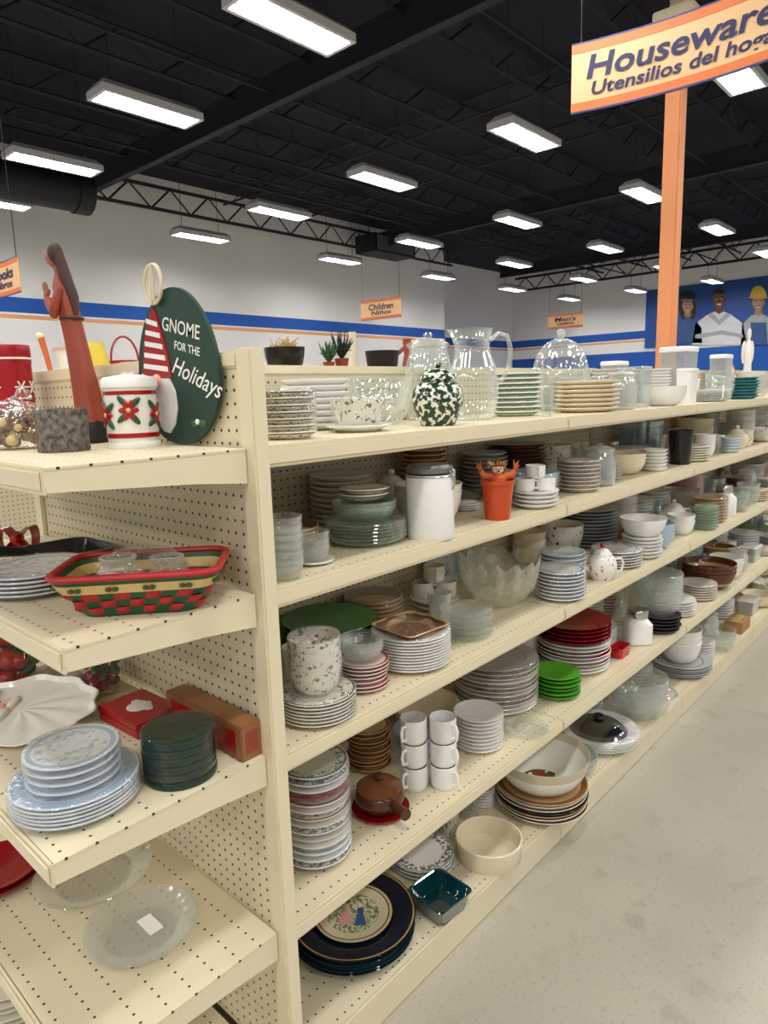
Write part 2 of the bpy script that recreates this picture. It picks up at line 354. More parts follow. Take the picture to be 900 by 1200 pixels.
# ------------------------------------------------------------------ column and signs
cpos = Vector((6.6, 2.43, 0))
c = thing('support_column', cpos, 'tall square peach-orange column rising behind the housewares sign', 'column')
bm = bmesh.new(); box(bm, -.072, .072, -.072, .072, 0, 4.55, .012); obj('shaft', bm, 'peachpaint', c)
bm = bmesh.new(); box(bm, -.17, .17, -.17, .17, 4.55, 4.74, .01); obj('collar', bm, 'creampaint', c)
bm = bmesh.new(); box(bm, -.065, .065, -.065, .065, 4.74, 6.58, .01); obj('upper_shaft', bm, 'creampaint', c)
def sign(name, cen, e, w_, h_, bow, lines, label, wires=True):
    t = thing(name, cen, label, 'sign'); e = Vector(e).normalized(); nrm = Vector((e.y, -e.x, 0))   # towards viewer
    if nrm.x > 0: nrm = -nrm
    def P(u, v, d): return e*u + Vector((0, 0, v)) + nrm*(d - bow*(1-(2*u/w_)**2))
    def strip(nm, v0, v1, d0, d1, mat, n=16):
        bm = bmesh.new(); rings = []
        for i in range(n+1):
            u = -w_/2+w_*i/n; rings.append([P(u, v0, d0), P(u, v1, d0), P(u, v1, d1), P(u, v0, d1)])
        loft(bm, rings); return obj(nm, bm, mat, t, smooth=False)
    strip('board', -h_/2, h_/2, -.012, 0, 'signpeach')
    strip('border', h_*.36, h_*.485, .0, .003, 'signorange'); strip('border', -h_*.485, -h_*.36, .0, .003, 'signorange')
    strip('border_line', h_*.485, h_*.51, -.012, .004, 'signblue'); strip('border_line', -h_*.51, -h_*.485, -.012, .004, 'signblue')
    for (s, size, v, wt) in lines:
        me = text_mesh(s, size, .16, size*.022)
        xs = [vt.co.x for vt in me.vertices]; k = wt/(max(xs)-min(xs)); xm = (max(xs)+min(xs))/2
        for vt in me.vertices:
            u, vv = (vt.co.x-xm)*k, vt.co.y+v; vt.co = P(u, vv, .006)
        me.materials.clear(); me.materials.append(MT['navyink']); obj('lettering', me, None, t)
    if wires:
        for s in (-.46, .46):
            p = P(s*w_, h_/2, -.006); bm = bmesh.new(); tube(bm, [p, (p.x, p.y, 6.55-cen[2])], .004, 5); obj('wire', bm, 'joist', t)
    return t
ed = Vector((.06, -.998, 0)).normalized()
sign('housewares_sign', Vector((5.46, 2.84, 4.01)) + ed*.83, ed, 1.66, .5, .11, [('Housewares', .235, .055, 1.43), ('Utensilios del hogar', .135, -.10, 1.35)],
     'large bowed peach housewares department sign hanging at the orange column')
def small_sign(px, py, Y, w_, h_, l1, l2, label):
    p = ony(px, py, Y); sign('department_sign', p, (.05, -1, 0), w_, h_, .02, [(l1, h_*.42, h_*.12, w_*.62), (l2, h_*.3, -h_*.18, w_*.5)], label)
small_sign(446, 362, 9.0, .98, .36, 'Children', 'Niños', 'small peach hanging sign reading Children over the far departments')
small_sign(662, 376, 9.0, .98, .36, "Men's", 'Caballeros', "small peach hanging sign reading Men's near the far wall")
small_sign(2, 327, 7.0, .72, .3, 'Books', 'Libros', 'small peach department sign cut by the left edge of the photo')

# ------------------------------------------------------------------ wall poster
PX = 27.46
po = thing('wall_poster', (PX, 8.0, 3.0), 'wide blue wall poster showing three smiling workers on the far wall', 'poster')
def pflat(name, pts, mat, par, layer):
    bm = bmesh.new(); vs = []
    for (x, y) in pts:
        q = onx(x, y, PX); vs.append(bm.verts.new((-.006*layer, q.y-8.0, q.z-3.0)))
    bm.faces.new(vs); return obj(name, bm, mat, par, smooth=False)
def ell(cx, cy, rx, ry, a0=0, a1=360, n=20): return [(cx+rx*math.cos(math.radians(a0+(a1-a0)*i/n)), cy+ry*math.sin(math.radians(a0+(a1-a0)*i/n))) for i in range(n+(1 if a1-a0 < 360 else 0))]
def headp(cx, cy, rx, ry): return [(cx+rx*math.cos(a)*(1-.22*max(0, math.sin(a))), cy+ry*math.sin(a)) for a in [2*PI*i/28 for i in range(28)]]
pm('posterblue', (40, 84, 164), .5, var=.15, scale=.6); pm('shirtwhite', (232, 234, 238), .6, var=.12, scale=2); pm('shirtblue', (60, 92, 150), .6, var=.2, scale=3); pm('skin1', (206, 158, 128), .5, var=.12, scale=4); pm('skin2', (134, 88, 62), .5, var=.15, scale=4); pm('skin3', (200, 150, 118), .5, var=.12, scale=4)
pm('hatyellow', (228, 196, 60), .5); pm('visor', (30, 32, 40), .4); pm('tee', (180, 186, 194), .6, var=.15, scale=3); pm('shade2', (104, 64, 46), .5); pm('shade1', (180, 128, 100), .5); pm('teethwhite', (240, 238, 232), .4); pm('lip', (160, 84, 76), .5)
bm = bmesh.new(); box(bm, -.004, .03, -3.4, 2.95, 0.02, 2.22); obj('print', bm, 'posterblue', po, smooth=False)
def pperson(cx, cy, rx, ry, skin, torso, shirt, label, extra):
    sh = 'shade2' if skin == 'skin2' else 'shade1'
    p = pflat('person', torso, shirt, po, 2); p['label'] = label
    pflat('neck', [(cx-rx*.55, cy+ry*.6), (cx+rx*.55, cy+ry*.6), (cx+rx*.7, cy+ry*1.25), (cx, cy+ry*1.55), (cx-rx*.7, cy+ry*1.25)], sh, p, 3)
    for s in (-1, 1): pflat('ear', ell(cx+s*rx*.98, cy+ry*.05, rx*.14, ry*.2), sh, p, 3)
    for (nm, pts, m, l) in extra: pflat(nm, pts, m, p, l)
    pflat('face', headp(cx, cy, rx, ry), skin, p, 4)
    pflat('cheek_shadow', [(cx+rx*.6, cy-ry*.5), (cx+rx*.97, cy-ry*.2), (cx+rx*.72, cy+ry*.6), (cx+rx*.3, cy+ry*.92), (cx+rx*.66, cy+ry*.3)], sh, p, 4.5)
    for s in (-1, 1):
        pflat('eye', ell(cx+s*rx*.38, cy-ry*.06, rx*.17, ry*.07), 'teethwhite', p, 4.8); pflat('pupil', ell(cx+s*rx*.38, cy-ry*.06, rx*.09, ry*.065), 'visor', p, 5)
        pflat('eyebrow', ell(cx+s*rx*.4, cy-ry*.24, rx*.24, ry*.05), 'hair', p, 5)
    pflat('nose', [(cx-rx*.06, cy-ry*.05), (cx+rx*.07, cy-ry*.05), (cx+rx*.2, cy+ry*.3), (cx-rx*.18, cy+ry*.3)], sh, p, 5)
    pflat('lips', ell(cx, cy+ry*.44, rx*.46, ry*.24, -12, 192), 'lip', p, 5); pflat('teeth', ell(cx, cy+ry*.46, rx*.38, ry*.15, 0, 180), 'teethwhite', p, 6); return p
p = pperson(806, 359, 6.2, 9, 'skin1', [(788, 402), (790, 386), (798, 376), (803, 373), (809, 373), (816, 376), (822, 384), (823, 402)], 'shirtblue', 'woman with dark hair and raised welding visor in blue shirt',
        [('hair', ell(806, 362, 10.0, 16), 'hair', 1.5)])
pflat('visor', ell(806, 347.5, 9.5, 7), 'visor', p, 6.5); pflat('visor_band', ell(806, 352, 7.6, 1.6), 'steelgrey', p, 7)
p = pperson(843, 351, 7.6, 11, 'skin2', [(811, 404), (815, 379), (829, 369), (838, 365), (848, 365), (857, 369), (871, 379), (875, 404)], 'shirtwhite', 'smiling man in a white shirt with folded arms', [])
pflat('collar', [(834, 366), (843, 375), (852, 366), (856, 370), (843, 381), (830, 370)], 'tee', p, 3.5); pflat('hair', ell(843, 343.8, 7.4, 5, 180, 360), 'visor', p, 5)
pflat('folded_arm', [(815, 392), (846, 387), (871, 392), (871, 396), (846, 392), (815, 397)], 'tee', p, 3)
p = pperson(889, 355, 7, 10.2, 'skin3', [(868, 404), (870, 380), (880, 370), (886, 368), (892, 368), (898, 370), (910, 381), (912, 404)], 'tee', 'man in a yellow hard hat and grey shirt', [])
pflat('hard_hat', ell(889, 348, 9.6, 13, 180, 360)+[(901, 349.5), (877, 349.5)], 'hatyellow', p, 6.5); pflat('apron', [(878, 404), (880, 378), (898, 378), (900, 404)], 'shirtblue', p, 3)

# ------------------------------------------------------------------ gondola shelving
X0 = .79; SEC = 1.22; NS = 5; YF = 1.05; YB = 2.08; YM = 1.565; ZT = 1.69
SZ = {1: 1.505, 2: 1.222, 3: .865, 4: .463, 5: .10}
SE = {1: 1.505, 2: 1.222, 3: .882, 4: .475, 5: .10}; DE = {1: .37, 2: .37, 3: .425, 4: .425, 5: .46}
g = thing('gondola_shelving', (X0, YM, 0), 'long cream double-sided pegboard shelving run filled with dishes', 'shelving')
def shelf_parts(L, D, base=False):
    bm = bmesh.new(); box(bm, .002, L-.002, .004, D, -.004, 0); box(bm, .002, L-.002, .0, .006, -.042 if not base else -.098, .002, .002)
    sh = mesh('shelf', bm, 'peg_xy', False)
    bm = bmesh.new(); box(bm, .006, L-.006, -.004, -.0005, -.034, -.006, .001); rail = mesh('price_rail', bm, 'cream', False)
    bm = bmesh.new()
    pts = [(0, -.004), (D, -.004), (D, -.066), (D*.7, -.054), (0.006, -.038)]
    loft(bm, [[Vector((0, y, z)) for y, z in pts], [Vector((.003, y, z)) for y, z in pts]]); br = mesh('bracket', bm, 'cream', False)
    return sh, rail, br
D = YM-.017-YF
shm, railm, brm = shelf_parts(SEC, D); bshm, _, _ = shelf_parts(SEC, D, True)
def put_shelf(parent, loc, me, rail, br, L, rot=0, brk=True):
    s = obj('shelf', me, None, parent, loc, rot)
    if rail: obj('price_rail', rail, None, s)
    if brk:
        for x in (.003, L-.006): obj('bracket', br, None, s, (x, 0, 0))
    return s
for k in range(NS):
    for lv in (1, 2, 3, 4): put_shelf(g, (k*SEC+.02, YF-YM, SZ[lv]), shm, railm, brm, SEC)
    put_shelf(g, (k*SEC+.02, YF-YM, SZ[5]), bshm, None, None, SEC, brk=False)
    put_shelf(g, (k*SEC+.02+SEC, YB-YM, SZ[1]), shm, railm, brm, SEC, PI)
    put_shelf(g, (k*SEC+.02+SEC, YB-YM, SZ[5]), bshm, None, None, SEC, PI, False)
bm = bmesh.new(); box(bm, .02, SEC-.02, -.012, .012, .12, ZT-.03); pme = mesh('back_panel', bm, 'peg_xz', False)
bm = bmesh.new(); box(bm, 0, .03, -.016, .016, 0, ZT); ume = mesh('upright', bm, 'slots', False)
bm = bmesh.new(); box(bm, .015, SEC+.015, -.016, .016, ZT-.03, ZT-.004, .003); tme = mesh('top_rail', bm, 'cream', False)
for k in range(NS):
    obj('back_panel', pme, None, g, (k*SEC+.02, 0, 0)); obj('top_rail', tme, None, g, (k*SEC+.02, 0, 0))
for k in range(NS+1): obj('upright', ume, None, g, (k*SEC+.02, 0, 0))
ec = thing('end_cap_shelving', (X0, YM, 0), 'cream pegboard end cap with four shelves of christmas things', 'shelving')
bm = bmesh.new(); box(bm, -.006, .006, -.49, .49, .1, ZT-.03); obj('peg_panel', bm, 'peg_yz', ec, smooth=False)
for y in (-.515, .515):
    bm = bmesh.new(); box(bm, -.017, .019, y-.022, y+.022, 0, ZT, .004); obj('upright', bm, 'cream', ec, smooth=False)
bm = bmesh.new(); box(bm, -.015, .015, -.493, .493, ZT-.035, ZT-.005, .004); obj('top_rail', bm, 'cream', ec, smooth=False)
EL = YB-YF
for lv in range(1, 6):
    shm, railm, brm = shelf_parts(EL, DE[lv], lv == 5)
    put_shelf(ec, (-.02-DE[lv], .515, SE[lv]), shm, railm if lv < 5 else None, brm, EL, -PI/2, lv < 5)

# ------------------------------------------------------------------ item placing
SH = {}
for k in range(1, 6):
    SH[k] = (SZ[k], .825, 6.8, YF-(.012 if k < 5 else .028), YM-.018); SH['e%d' % k] = (SE[k], X0-.02-DE[k]+.002, X0-.009, YF+.005, YB-.01)
SH['r1'] = (SZ[1], .825, 6.8, YM+.02, YB-.01)
CLR = {1: .5, 2: .228, 3: .30, 4: .345, 5: .305}
ITEMS = []
def I(kind, sh, bx, style, n, label, **k):
    d = dict(kind=kind, sh=sh, bx=bx, style=style, n=n, label=label, **k); ITEMS.append(d); return d
def stretch(px): return math.sqrt(1+((px-450)/F)**2)
def hgt(C, r, z, yt):
    hd = Vector((C.x, C.y, 0)).normalized(); lo, hi = 0.0, .7
    for _ in range(40):
        m = (lo+hi)/2; P = C+hd*r*.9; P.z = z+m
        if proj(P)[1] > yt: lo = m
        else: hi = m
    return lo
def clampi(it):
    if it.get('pin') or 'at' in it: return
    z, ax, bx_, ay, by = SH[it['sh']]; r = it['r']; C = it['C']
    C.x = min(max(C.x, ax+r), bx_-r) if bx_-ax > 2*r else (ax+bx_)/2
    C.y = min(max(C.y, ay+r), by-r) if by-ay > 2*r else (ay+by)/2
def solve(it):
    x0, x1, yt, yb = it['bx']; z, ax, bx_, ay, by = SH[it['sh']]; cx = (x0+x1)/2; foot = it.get('foot', .8)
    if 'at' in it: C = Vector((it['at'][0], it['at'][1], z)); r = it['fixr']; it['pin'] = 1
    elif it.get('Y') is not None:
        C = atY(cx, it['Y'], z); r = (x1-x0)/2*proj(C)[2]/F/stretch(cx)
    else:
        P = onz(cx, yb, z); hd = Vector((P.x, P.y, 0)).normalized(); C = P.copy(); r = .05
        for _ in range(5):
            r = (x1-x0)/2*proj(C)[2]/F/stretch(cx); C = P+hd*r*foot
    it['C'] = C; it['r'] = r
    clampi(it)
    w = proj(it['C'])[2]
    if 'fixr' in it: it['r'] = it['fixr']
    else: it['r'] = min((x1-x0)/2*w/F/stretch(cx), (by-ay)/2 if not str(it['sh']).startswith('e') else (bx_-ax)/2)
    clampi(it)
    it['h'] = it['hh'] if 'hh' in it else hgt(it['C'], it['r'], z, yt)
    if isinstance(it['sh'], int): it['h'] = min(it['h'], CLR[it['sh']])
    it['h'] = max(it['h'], .012)

# --- the dishes, by shelf
I('plates', 1, (306, 372, 462, 515), 'blackrim', 6, 'black rimmed plate stack at near end of top shelf', Y=1.19, wrap=1)
I('plates', 1, (330, 412, 448, 500), 'white', 8, 'thick white plate stack behind floral casserole on top shelf', Y=1.42)
a = I('plates', 1, (382, 460, 492, 510), 'white', 1, 'single cream edged plate under the floral casserole on top shelf', Y=1.22)
I('bowls', 1, (388, 452, 466, 500), 'floralbowl', 1, 'white casserole bowl with sprig pattern left of ginger jar', on=a, wrap=1)
I('bowls', 1, (408, 484, 443, 480), 'glass', 2, 'clear glass bowl pair behind the floral casserole', Y=1.43)
I('ginger', 1, (483, 544, 425, 498), 'ginger', 1, 'lidded ginger jar speckled green and black on white', Y=1.19)
I('pitcher', 1, (526, 584, 388, 492), 'glass', 1, 'tall clear glass pitcher with handle on the top shelf', Y=1.28)
I('jarbig', 1, (476, 530, 392, 470), 'glass', 1, 'large clear glass storage jar behind the ginger jar', Y=1.46)
I('plates', 1, (576, 634, 440, 474), 'greenrim', 7, 'green rimmed plate stack right of the glass pitcher', Y=1.3)
I('dome', 1, (612, 690, 388, 466), 'glass', 1, 'clear faceted glass cake dome with round knob on top shelf', Y=1.43)
I('plates', 1, (648, 726, 447, 477), 'ivory', 6, 'cream plate stack in front of the glass cake dome', Y=1.2)
I('tub', 1, (726, 768, 430, 470), 'plastic', 1, 'clear plastic food tub right of the cream plate stack', Y=1.2)
I('tub', 1, (762, 822, 408, 455), 'frost', 1, 'large translucent white storage box with lid below the column', Y=1.42)
I('tub', 1, (786, 822, 432, 465), 'whiteplain', 1, 'white lidded box in front of the large translucent storage box', Y=1.18)
I('bowls', 1, (826, 862, 415, 463), 'glass', 3, 'clear glass bowl stack near right end of top shelf', Y=1.2)
I('plates', 1, (850, 888, 444, 460), 'teal', 2, 'shallow teal dish pair at right end of top shelf', Y=1.12)
I('figure', 1, (866, 882, 376, 440), 'porcelain', 1, 'small white angel statue standing high near the right edge', Y=1.47)
I('tub', 1, (698, 740, 424, 460), 'frost', 1, 'white translucent lidded tub behind the clear food tub', Y=1.46)
I('bowls', 1, (868, 902, 428, 462), 'frost', 3, 'frosted bowl stack near the white angel statue', Y=1.2)
I('tub', 1, (824, 862, 416, 450), 'frost', 1, 'low white translucent tub behind the right glass bowls', Y=1.45)
I('cup', 1, (632, 650, 452, 482), 'glass', 1, 'clear glass tumbler between green rimmed and cream plates', Y=1.13)
# shelf 2
I('bowls', 2, (312, 358, 573, 682), 'glass', 6, 'tall clear glass bowl stack against the end upright', foot=.6)
a = I('plates', 2, (346, 394, 640, 664), 'white', 1, 'small white plate under the short glass bowl stack')
I('bowls', 2, (352, 388, 597, 650), 'glass', 3, 'short clear glass bowl stack on small white plate', on=a)
a = I('plates', 2, (384, 478, 600, 642), 'greenglass', 6, 'pale green glass plate stack left of cream canister', wrap=1)
b = I('bowls', 2, (394, 470, 580, 620), 'greenglass', 2, 'green glass bowl pair atop the green glass plates', on=a)
I('plates', 2, (402, 462, 570, 590), 'brownrim', 2, 'brown rimmed saucer pair atop the green glass bowls', on=b, name='saucer')
I('canister', 2, (474, 532, 540, 634), 'whiteplain', 1, 'tall white canister with grey clamp lid')
I('plates', 2, (528, 562, 595, 614), 'white', 3, 'white saucer stack between canister and orange pot', Y=1.27, name='saucer')
I('scarecrow', 2, (562, 604, 534, 611), 'orangeglaze', 1, 'shiny orange pot with a straw scarecrow figure on top')
a = I('plates', 2, (600, 654, 572, 597), 'white', 4, 'white saucer stack right of the orange pot', name='saucer')
I('mugs2', 2, (602, 652, 540, 590), 'white', 3, 'white teacup group on saucers right of the orange pot', on=a)
I('plates', 2, (652, 703, 538, 578), 'brownrim', 8, 'small brown rimmed plate stack right of the teacups', wrap=1)
I('bowls', 2, (697, 757, 528, 558), 'ivory', 2, 'wide cream bowl pair left of the black cup')
I('cup', 2, (780, 813, 503, 545), 'black', 1, 'plain tall black cup on second shelf')
I('bowls', 2, (722, 776, 492, 524), 'blueglass', 3, 'pale blue glass bowl stack behind the cream bowls', Y=1.42)
I('plates', 2, (752, 782, 528, 551), 'white', 5, 'little white plate stack left of the black cup', Y=1.15)
I('bowls', 2, (812, 838, 508, 536), 'white', 4, 'white bowl stack right of the black cup')
I('bowls', 2, (790, 836, 488, 512), 'ivory', 2, 'cream casserole pair behind the black cup', Y=1.42)
I('bowls', 2, (848, 884, 478, 517), 'frost', 4, 'frosted glass bowl stack at right of second shelf', Y=1.25)
I('bowls', 2, (882, 910, 470, 508), 'glass', 3, 'clear glass bowl stack at far right of second shelf', Y=1.25)
I('lid', 2, (508, 566, 514, 548), 'chrome', 1, 'shiny metal pot lid behind the white canister', Y=1.44)
I('plates', 2, (575, 640, 518, 548), 'brown', 6, 'dark brown plate stack behind the teacups', Y=1.44)
I('bowls', 2, (640, 690, 515, 540), 'glass', 2, 'clear glass bowl pair at back right of brown plates', Y=1.45)
I('plates', 2, (842, 868, 514, 528), 'skyblue', 3, 'tiny blue plate stack near right of second shelf', Y=1.12)
# shelf 3
a = I('plates', 3, (327, 419, 790, 853), 'blackrim', 7, 'dark rimmed plate stack at near end of third shelf', wrap=1)
I('bowls', 3, (330, 392, 735, 812), 'floralbowl', 4, 'leaf patterned bowl stack on the dark rimmed plates', on=a, wrap=1)
I('plates', 3, (334, 446, 708, 752), 'green', 2, 'large bright green platter pair behind the leaf bowls', Y=1.40)
a = I('plates', 3, (396, 456, 762, 813), 'pinkrim', 7, 'pink rimmed plate stack left of picture dish')
I('bowls', 3, (388, 440, 738, 780), 'glass', 3, 'clear glass bowl stack on the pink rimmed plates', on=a)
a = I('plates', 3, (435, 527, 722, 790), 'white', 11, 'tall white plate stack under the picture dish', wrap=1)
I('sqdish', 3, (440, 524, 705, 735), 'picdish', 1, 'square brown picture dish on the tall white plates', on=a)
I('plates', 3, (516, 578, 706, 753), 'glass', 5, 'clear glass plate stack right of the tall white plates')
a = I('plates', 3, (488, 546, 690, 718), 'offwhite', 2, 'offwhite saucer pair under stacked teacups', Y=1.4, name='saucer')
I('mugs2', 3, (490, 544, 653, 712), 'offwhite', 4, 'offwhite teacup group beside the cut glass bowl', on=a)
I('cutbowl', 3, (538, 632, 645, 718), 'cutglass', 1, 'large scalloped cut glass punch bowl on third shelf', pin=1)
I('plates', 3, (617, 677, 667, 717), 'bluerim', 8, 'blue rimmed saucer stack right of the punch bowl', name='saucer', wrap=1)
I('bowls', 3, (640, 690, 648, 684), 'white', 4, 'white bowl stack behind the blue rimmed saucers', Y=1.32)
I('teapot', 3, (684, 726, 632, 683), 'roseware', 1, 'white lidded teapot with red flowers on third shelf')
I('cup', 3, (697, 730, 615, 645), 'pinkware', 1, 'pink cup behind the red flowered teapot', Y=1.4)
a = I('plates', 3, (728, 776, 624, 656), 'white', 6, 'white plate stack right of the flowered teapot')
I('bowls', 3, (724, 780, 602, 640), 'white', 1, 'wide white bowl on plates right of flowered teapot', on=a)
I('plates', 3, (657, 722, 588, 645), 'greyplate', 9, 'grey plate stack at back behind the teapot', Y=1.44)
I('bowls', 3, (780, 814, 600, 628), 'white', 2, 'small white bowl pair in middle of third shelf')
I('plates', 3, (812, 842, 592, 622), 'greenglass', 5, 'small green glass plate stack on third shelf')
I('jar', 3, (832, 862, 566, 606), 'whiteplain', 1, 'white jar with steel lid on third shelf')
I('bowls', 3, (772, 820, 570, 600), 'frost', 3, 'frosted bowl stack at back of third shelf', Y=1.42)
I('plates', 3, (724, 766, 582, 612), 'white', 6, 'white plate stack at back above the wide bowl', Y=1.45)
I('bowls', 3, (862, 890, 562, 592), 'glass', 3, 'clear glass bowl stack right of the steel lidded jar')
I('bowls', 3, (845, 895, 540, 572), 'greybowl', 3, 'grey bowl stack at back right of third shelf', Y=1.4)
I('plates', 3, (884, 912, 572, 588), 'redrim', 4, 'red rimmed plate stack at right end of third shelf', Y=1.15)
I('bowls', 3, (600, 640, 618, 650), 'ivory', 3, 'cream bowl stack behind the punch bowl', Y=1.47)
# shelf 4
I('plates', 4, (333, 414, 862, 1024), ['greyfloral', 'white', 'bluerim', 'white', 'offwhite', 'greyfloral', 'white', 'brownrim', 'white', 'redrim', 'red', 'white', 'greyfloral', 'sage'], 14, 'tall mixed plate stack at near end of fourth shelf', foot=.9, wrap=1)
I('plates', 4, (408, 458, 840, 908), 'tan', 7, 'tan and brown plate stack behind the crock')
a = I('plates', 4, (412, 480, 935, 965), 'red', 1, 'square edged red plate under the brown crock')
I('crock', 4, (413, 472, 893, 955), 'crock', 1, 'small brown lidded soup crock with stick handle', on=a)
I('mugs6', 4, (470, 537, 825, 932), 'whiteplain', 6, 'white mug block of six stacked beside the crock', foot=.6)
I('plates', 4, (532, 590, 822, 884), 'white', 9, 'little white plate stack right of the white mugs', wrap=1)
I('bowls', 4, (452, 535, 806, 860), 'ivory', 1, 'deep cream mixing bowl behind the white mugs', Y=1.44)
I('plates', 4, (588, 640, 826, 860), 'glass', 1, 'flat clear glass dish in front of brown rimmed plates', Y=1.13)
I('plates', 4, (540, 640, 753, 843), ['white', 'brownrim', 'offwhite', 'brownrim', 'white', 'brownrim', 'greyplate'], 10, 'large brown rimmed plate stack on fourth shelf', wrap=1)
I('plates', 4, (618, 674, 778, 823), 'lime', 4, 'lime green dish stack on fourth shelf')
I('plates', 4, (628, 714, 712, 792), ['white', 'brownrim', 'white', 'redrim', 'offwhite', 'white', 'red', 'red', 'red', 'red'], 8, 'red and white dinner plate stack on fourth shelf')
I('tray', 4, (708, 744, 742, 773), 'redwhite', 1, 'small red rectangular baking dish on fourth shelf')
I('jar', 4, (728, 764, 708, 757), 'whiteplain', 1, 'white square shouldered jar with steel lid on fourth shelf')
I('plates', 4, (690, 728, 682, 735), 'pinkrim', 7, 'pink rimmed plate stack behind the steel lidded jar', Y=1.42)
a = I('plates', 4, (752, 804, 712, 745), 'dark', 4, 'dark plate stack right of the steel lidded jar')
I('bowls', 4, (747, 800, 665, 725), 'glass', 4, 'wrapped glass bowl stack on the dark plates', on=a, wrap=1)
I('bowls', 4, (812, 878, 652, 696), 'brown', 3, 'brown stoneware bowl stack on fourth shelf')
I('bowls', 4, (840, 884, 622, 656), 'frost', 3, 'frosted bowl stack behind the brown stoneware', Y=1.42)
I('plates', 4, (778, 816, 645, 692), 'brownrim', 7, 'brown rimmed plate stack left of brown stoneware bowls', Y=1.42)
I('bowls', 4, (876, 906, 618, 655), 'black', 3, 'black bowl stack at right end of fourth shelf', Y=1.4)
I('plates', 4, (874, 910, 664, 690), 'offwhite', 5, 'offwhite plate stack at right end of fourth shelf', Y=1.15)
I('plates', 4, (560, 622, 722, 780), 'white', 7, 'white plate stack at back behind brown rimmed plates', Y=1.46)
# base
a = I('plates', 5, (343, 489, 1003, 1152), ['darkteal', 'darkteal', 'darkteal', 'navy'], 4, 'huge dark platter stack at near end of base shelf', foot=.97, hh=.068, pin=1)
MED = I('plates', 5, (354, 446, 1045, 1118), 'medallion', 1, 'cream medallion plate with a painted couple on navy platter', on=a)
I('sqdish', 5, (483, 553, 1013, 1098), 'tealglass', 1, 'square teal glass baking dish on the base shelf', foot=.9)
I('plates', 5, (458, 533, 953, 1030), 'greyfloral', 3, 'grey flowered white plate trio behind the teal dish', hh=.04)
I('ramekin', 5, (540, 619, 955, 1030), 'ivory', 1, 'round straight sided cream souffle dish on base shelf', foot=.95)
I('plates', 5, (520, 584, 912, 964), 'dark', 4, 'dark plate stack behind the cream souffle dish', Y=1.42)
a = I('plates', 5, (580, 688, 900, 972), ['brownrim', 'sage', 'tan', 'dark', 'brownrim', 'offwhite', 'tan'], 7, 'mixed plate stack under the bird bowl', foot=.97, hh=.095, pin=1)
I('bowls', 5, (582, 693, 858, 930), 'birdbowl', 1, 'wide white bowl with a painted bird inside', on=a, bhm=.72)
a = I('plates', 5, (668, 763, 838, 893), ['white', 'blackrim', 'white', 'greyfloral', 'white', 'white'], 6, 'white plate stack under the dark glass lid', foot=.97, wrap=1)
I('lid', 5, (684, 756, 813, 866), 'darkglass', 1, 'domed dark glass lid on white plates on base shelf', on=a)
I('bowls', 5, (722, 792, 780, 852), 'glass', 3, 'clear glass bowl stack on the base shelf', wrap=1)
a = I('plates', 5, (765, 840, 760, 797), 'greyplate', 5, 'grey plate stack on right half of base shelf')
I('bowls', 5, (778, 828, 728, 775), 'white', 3, 'white bowl stack on the grey plates of base shelf', on=a)
I('bowls', 5, (824, 862, 722, 766), 'glass', 2, 'clear glass bowl pair right of the grey plates')
I('plates', 5, (846, 896, 697, 726), 'skyblue', 3, 'blue dish stack at back right of base shelf', Y=1.4)
I('carton', 5, (856, 900, 708, 745), 'cardboard', 1, 'flat brown cardboard box at right end of base shelf')
I('bowls', 5, (640, 690, 818, 862), 'offwhite', 3, 'offwhite bowl stack behind the dark glass lid', Y=1.45)
# rear side of gondola, seen over the top
def riser(x0, x1, Y, lab): return I('tub', 'r1', (x0, x1, 440, 470), 'cardboard', 1, lab, Y=Y)
a = riser(310, 366, 1.80, 'brown box under the black straw bowl behind the gondola top')
I('bowls', 'r1', (314, 362, 408, 438), 'black', 1, 'black bowl holding straw behind the gondola top', on=a, top='straw')
a = riser(368, 418, 1.84, 'brown box under the green stems behind the gondola top')
I('twigs', 'r1', (362, 386, 402, 440), 'leafgreen', 1, 'small red pot of green stems behind the gondola top', on=a, dx=-.02)
I('twigs', 'r1', (396, 424, 392, 440), 'darkleaf', 1, 'red pot of dark dried leaves behind the gondola top', on=a, dx=.045)
I('vase', 'r1', (408, 424, 390, 460), 'ivory', 1, 'slim cream vase standing behind the gondola top', Y=2.0)
a = riser(424, 476, 1.84, 'brown box under the black pan behind the gondola top')
I('pot', 'r1', (420, 460, 408, 440), 'blackpaint', 1, 'black pan with red tilted handle behind the gondola top', on=a)
I('vase', 'r1', (470, 488, 398, 460), 'redwood', 1, 'brown clay vase standing behind the big glass jar', Y=1.9)
# end cap
I('tin', 'e1', (0, 48, 404, 470), 'redgloss', 1, 'round red snowflake tin on the top end shelf', Y=1.96)
I('bag', 'e1', (-4, 78, 455, 515), 'wrap', 1, 'clear bag of potpourri left of the bark holder', at=(.555, 1.565), fixr=.085, hh=.115)
I('log', 'e1', (44, 108, 478, 525), 'bark', 1, 'round grey bark candle holder on the top end shelf', Y=1.38, pin=1)
I('statue', 'e1', (88, 128, 285, 515), 'redwood', 1, 'tall carved praying woman statue in a red robe', Y=1.585, pin=1, fixr=.05)
I('xmug', 'e1', (124, 192, 437, 520), 'porcelain', 1, 'white lidded canister with red christmas flower picture', Y=1.33, pin=1)
I('plates', 'e2', (-8, 82, 668, 712), 'palerim', 5, 'winter scene plate stack left of the christmas basket', wrap=1, at=(.52, 1.455), fixr=.105, hh=.05)
I('slab', 'e2', (14, 112, 640, 676), 'dark', 1, 'dark square pan with handle behind the winter scene plates', at=(.66, 1.62), fixr=.11)
I('bow', 'e2', (-6, 50, 622, 660), 'redgloss', 1, 'big red ribbon bow at left of second end shelf', Y=1.87)
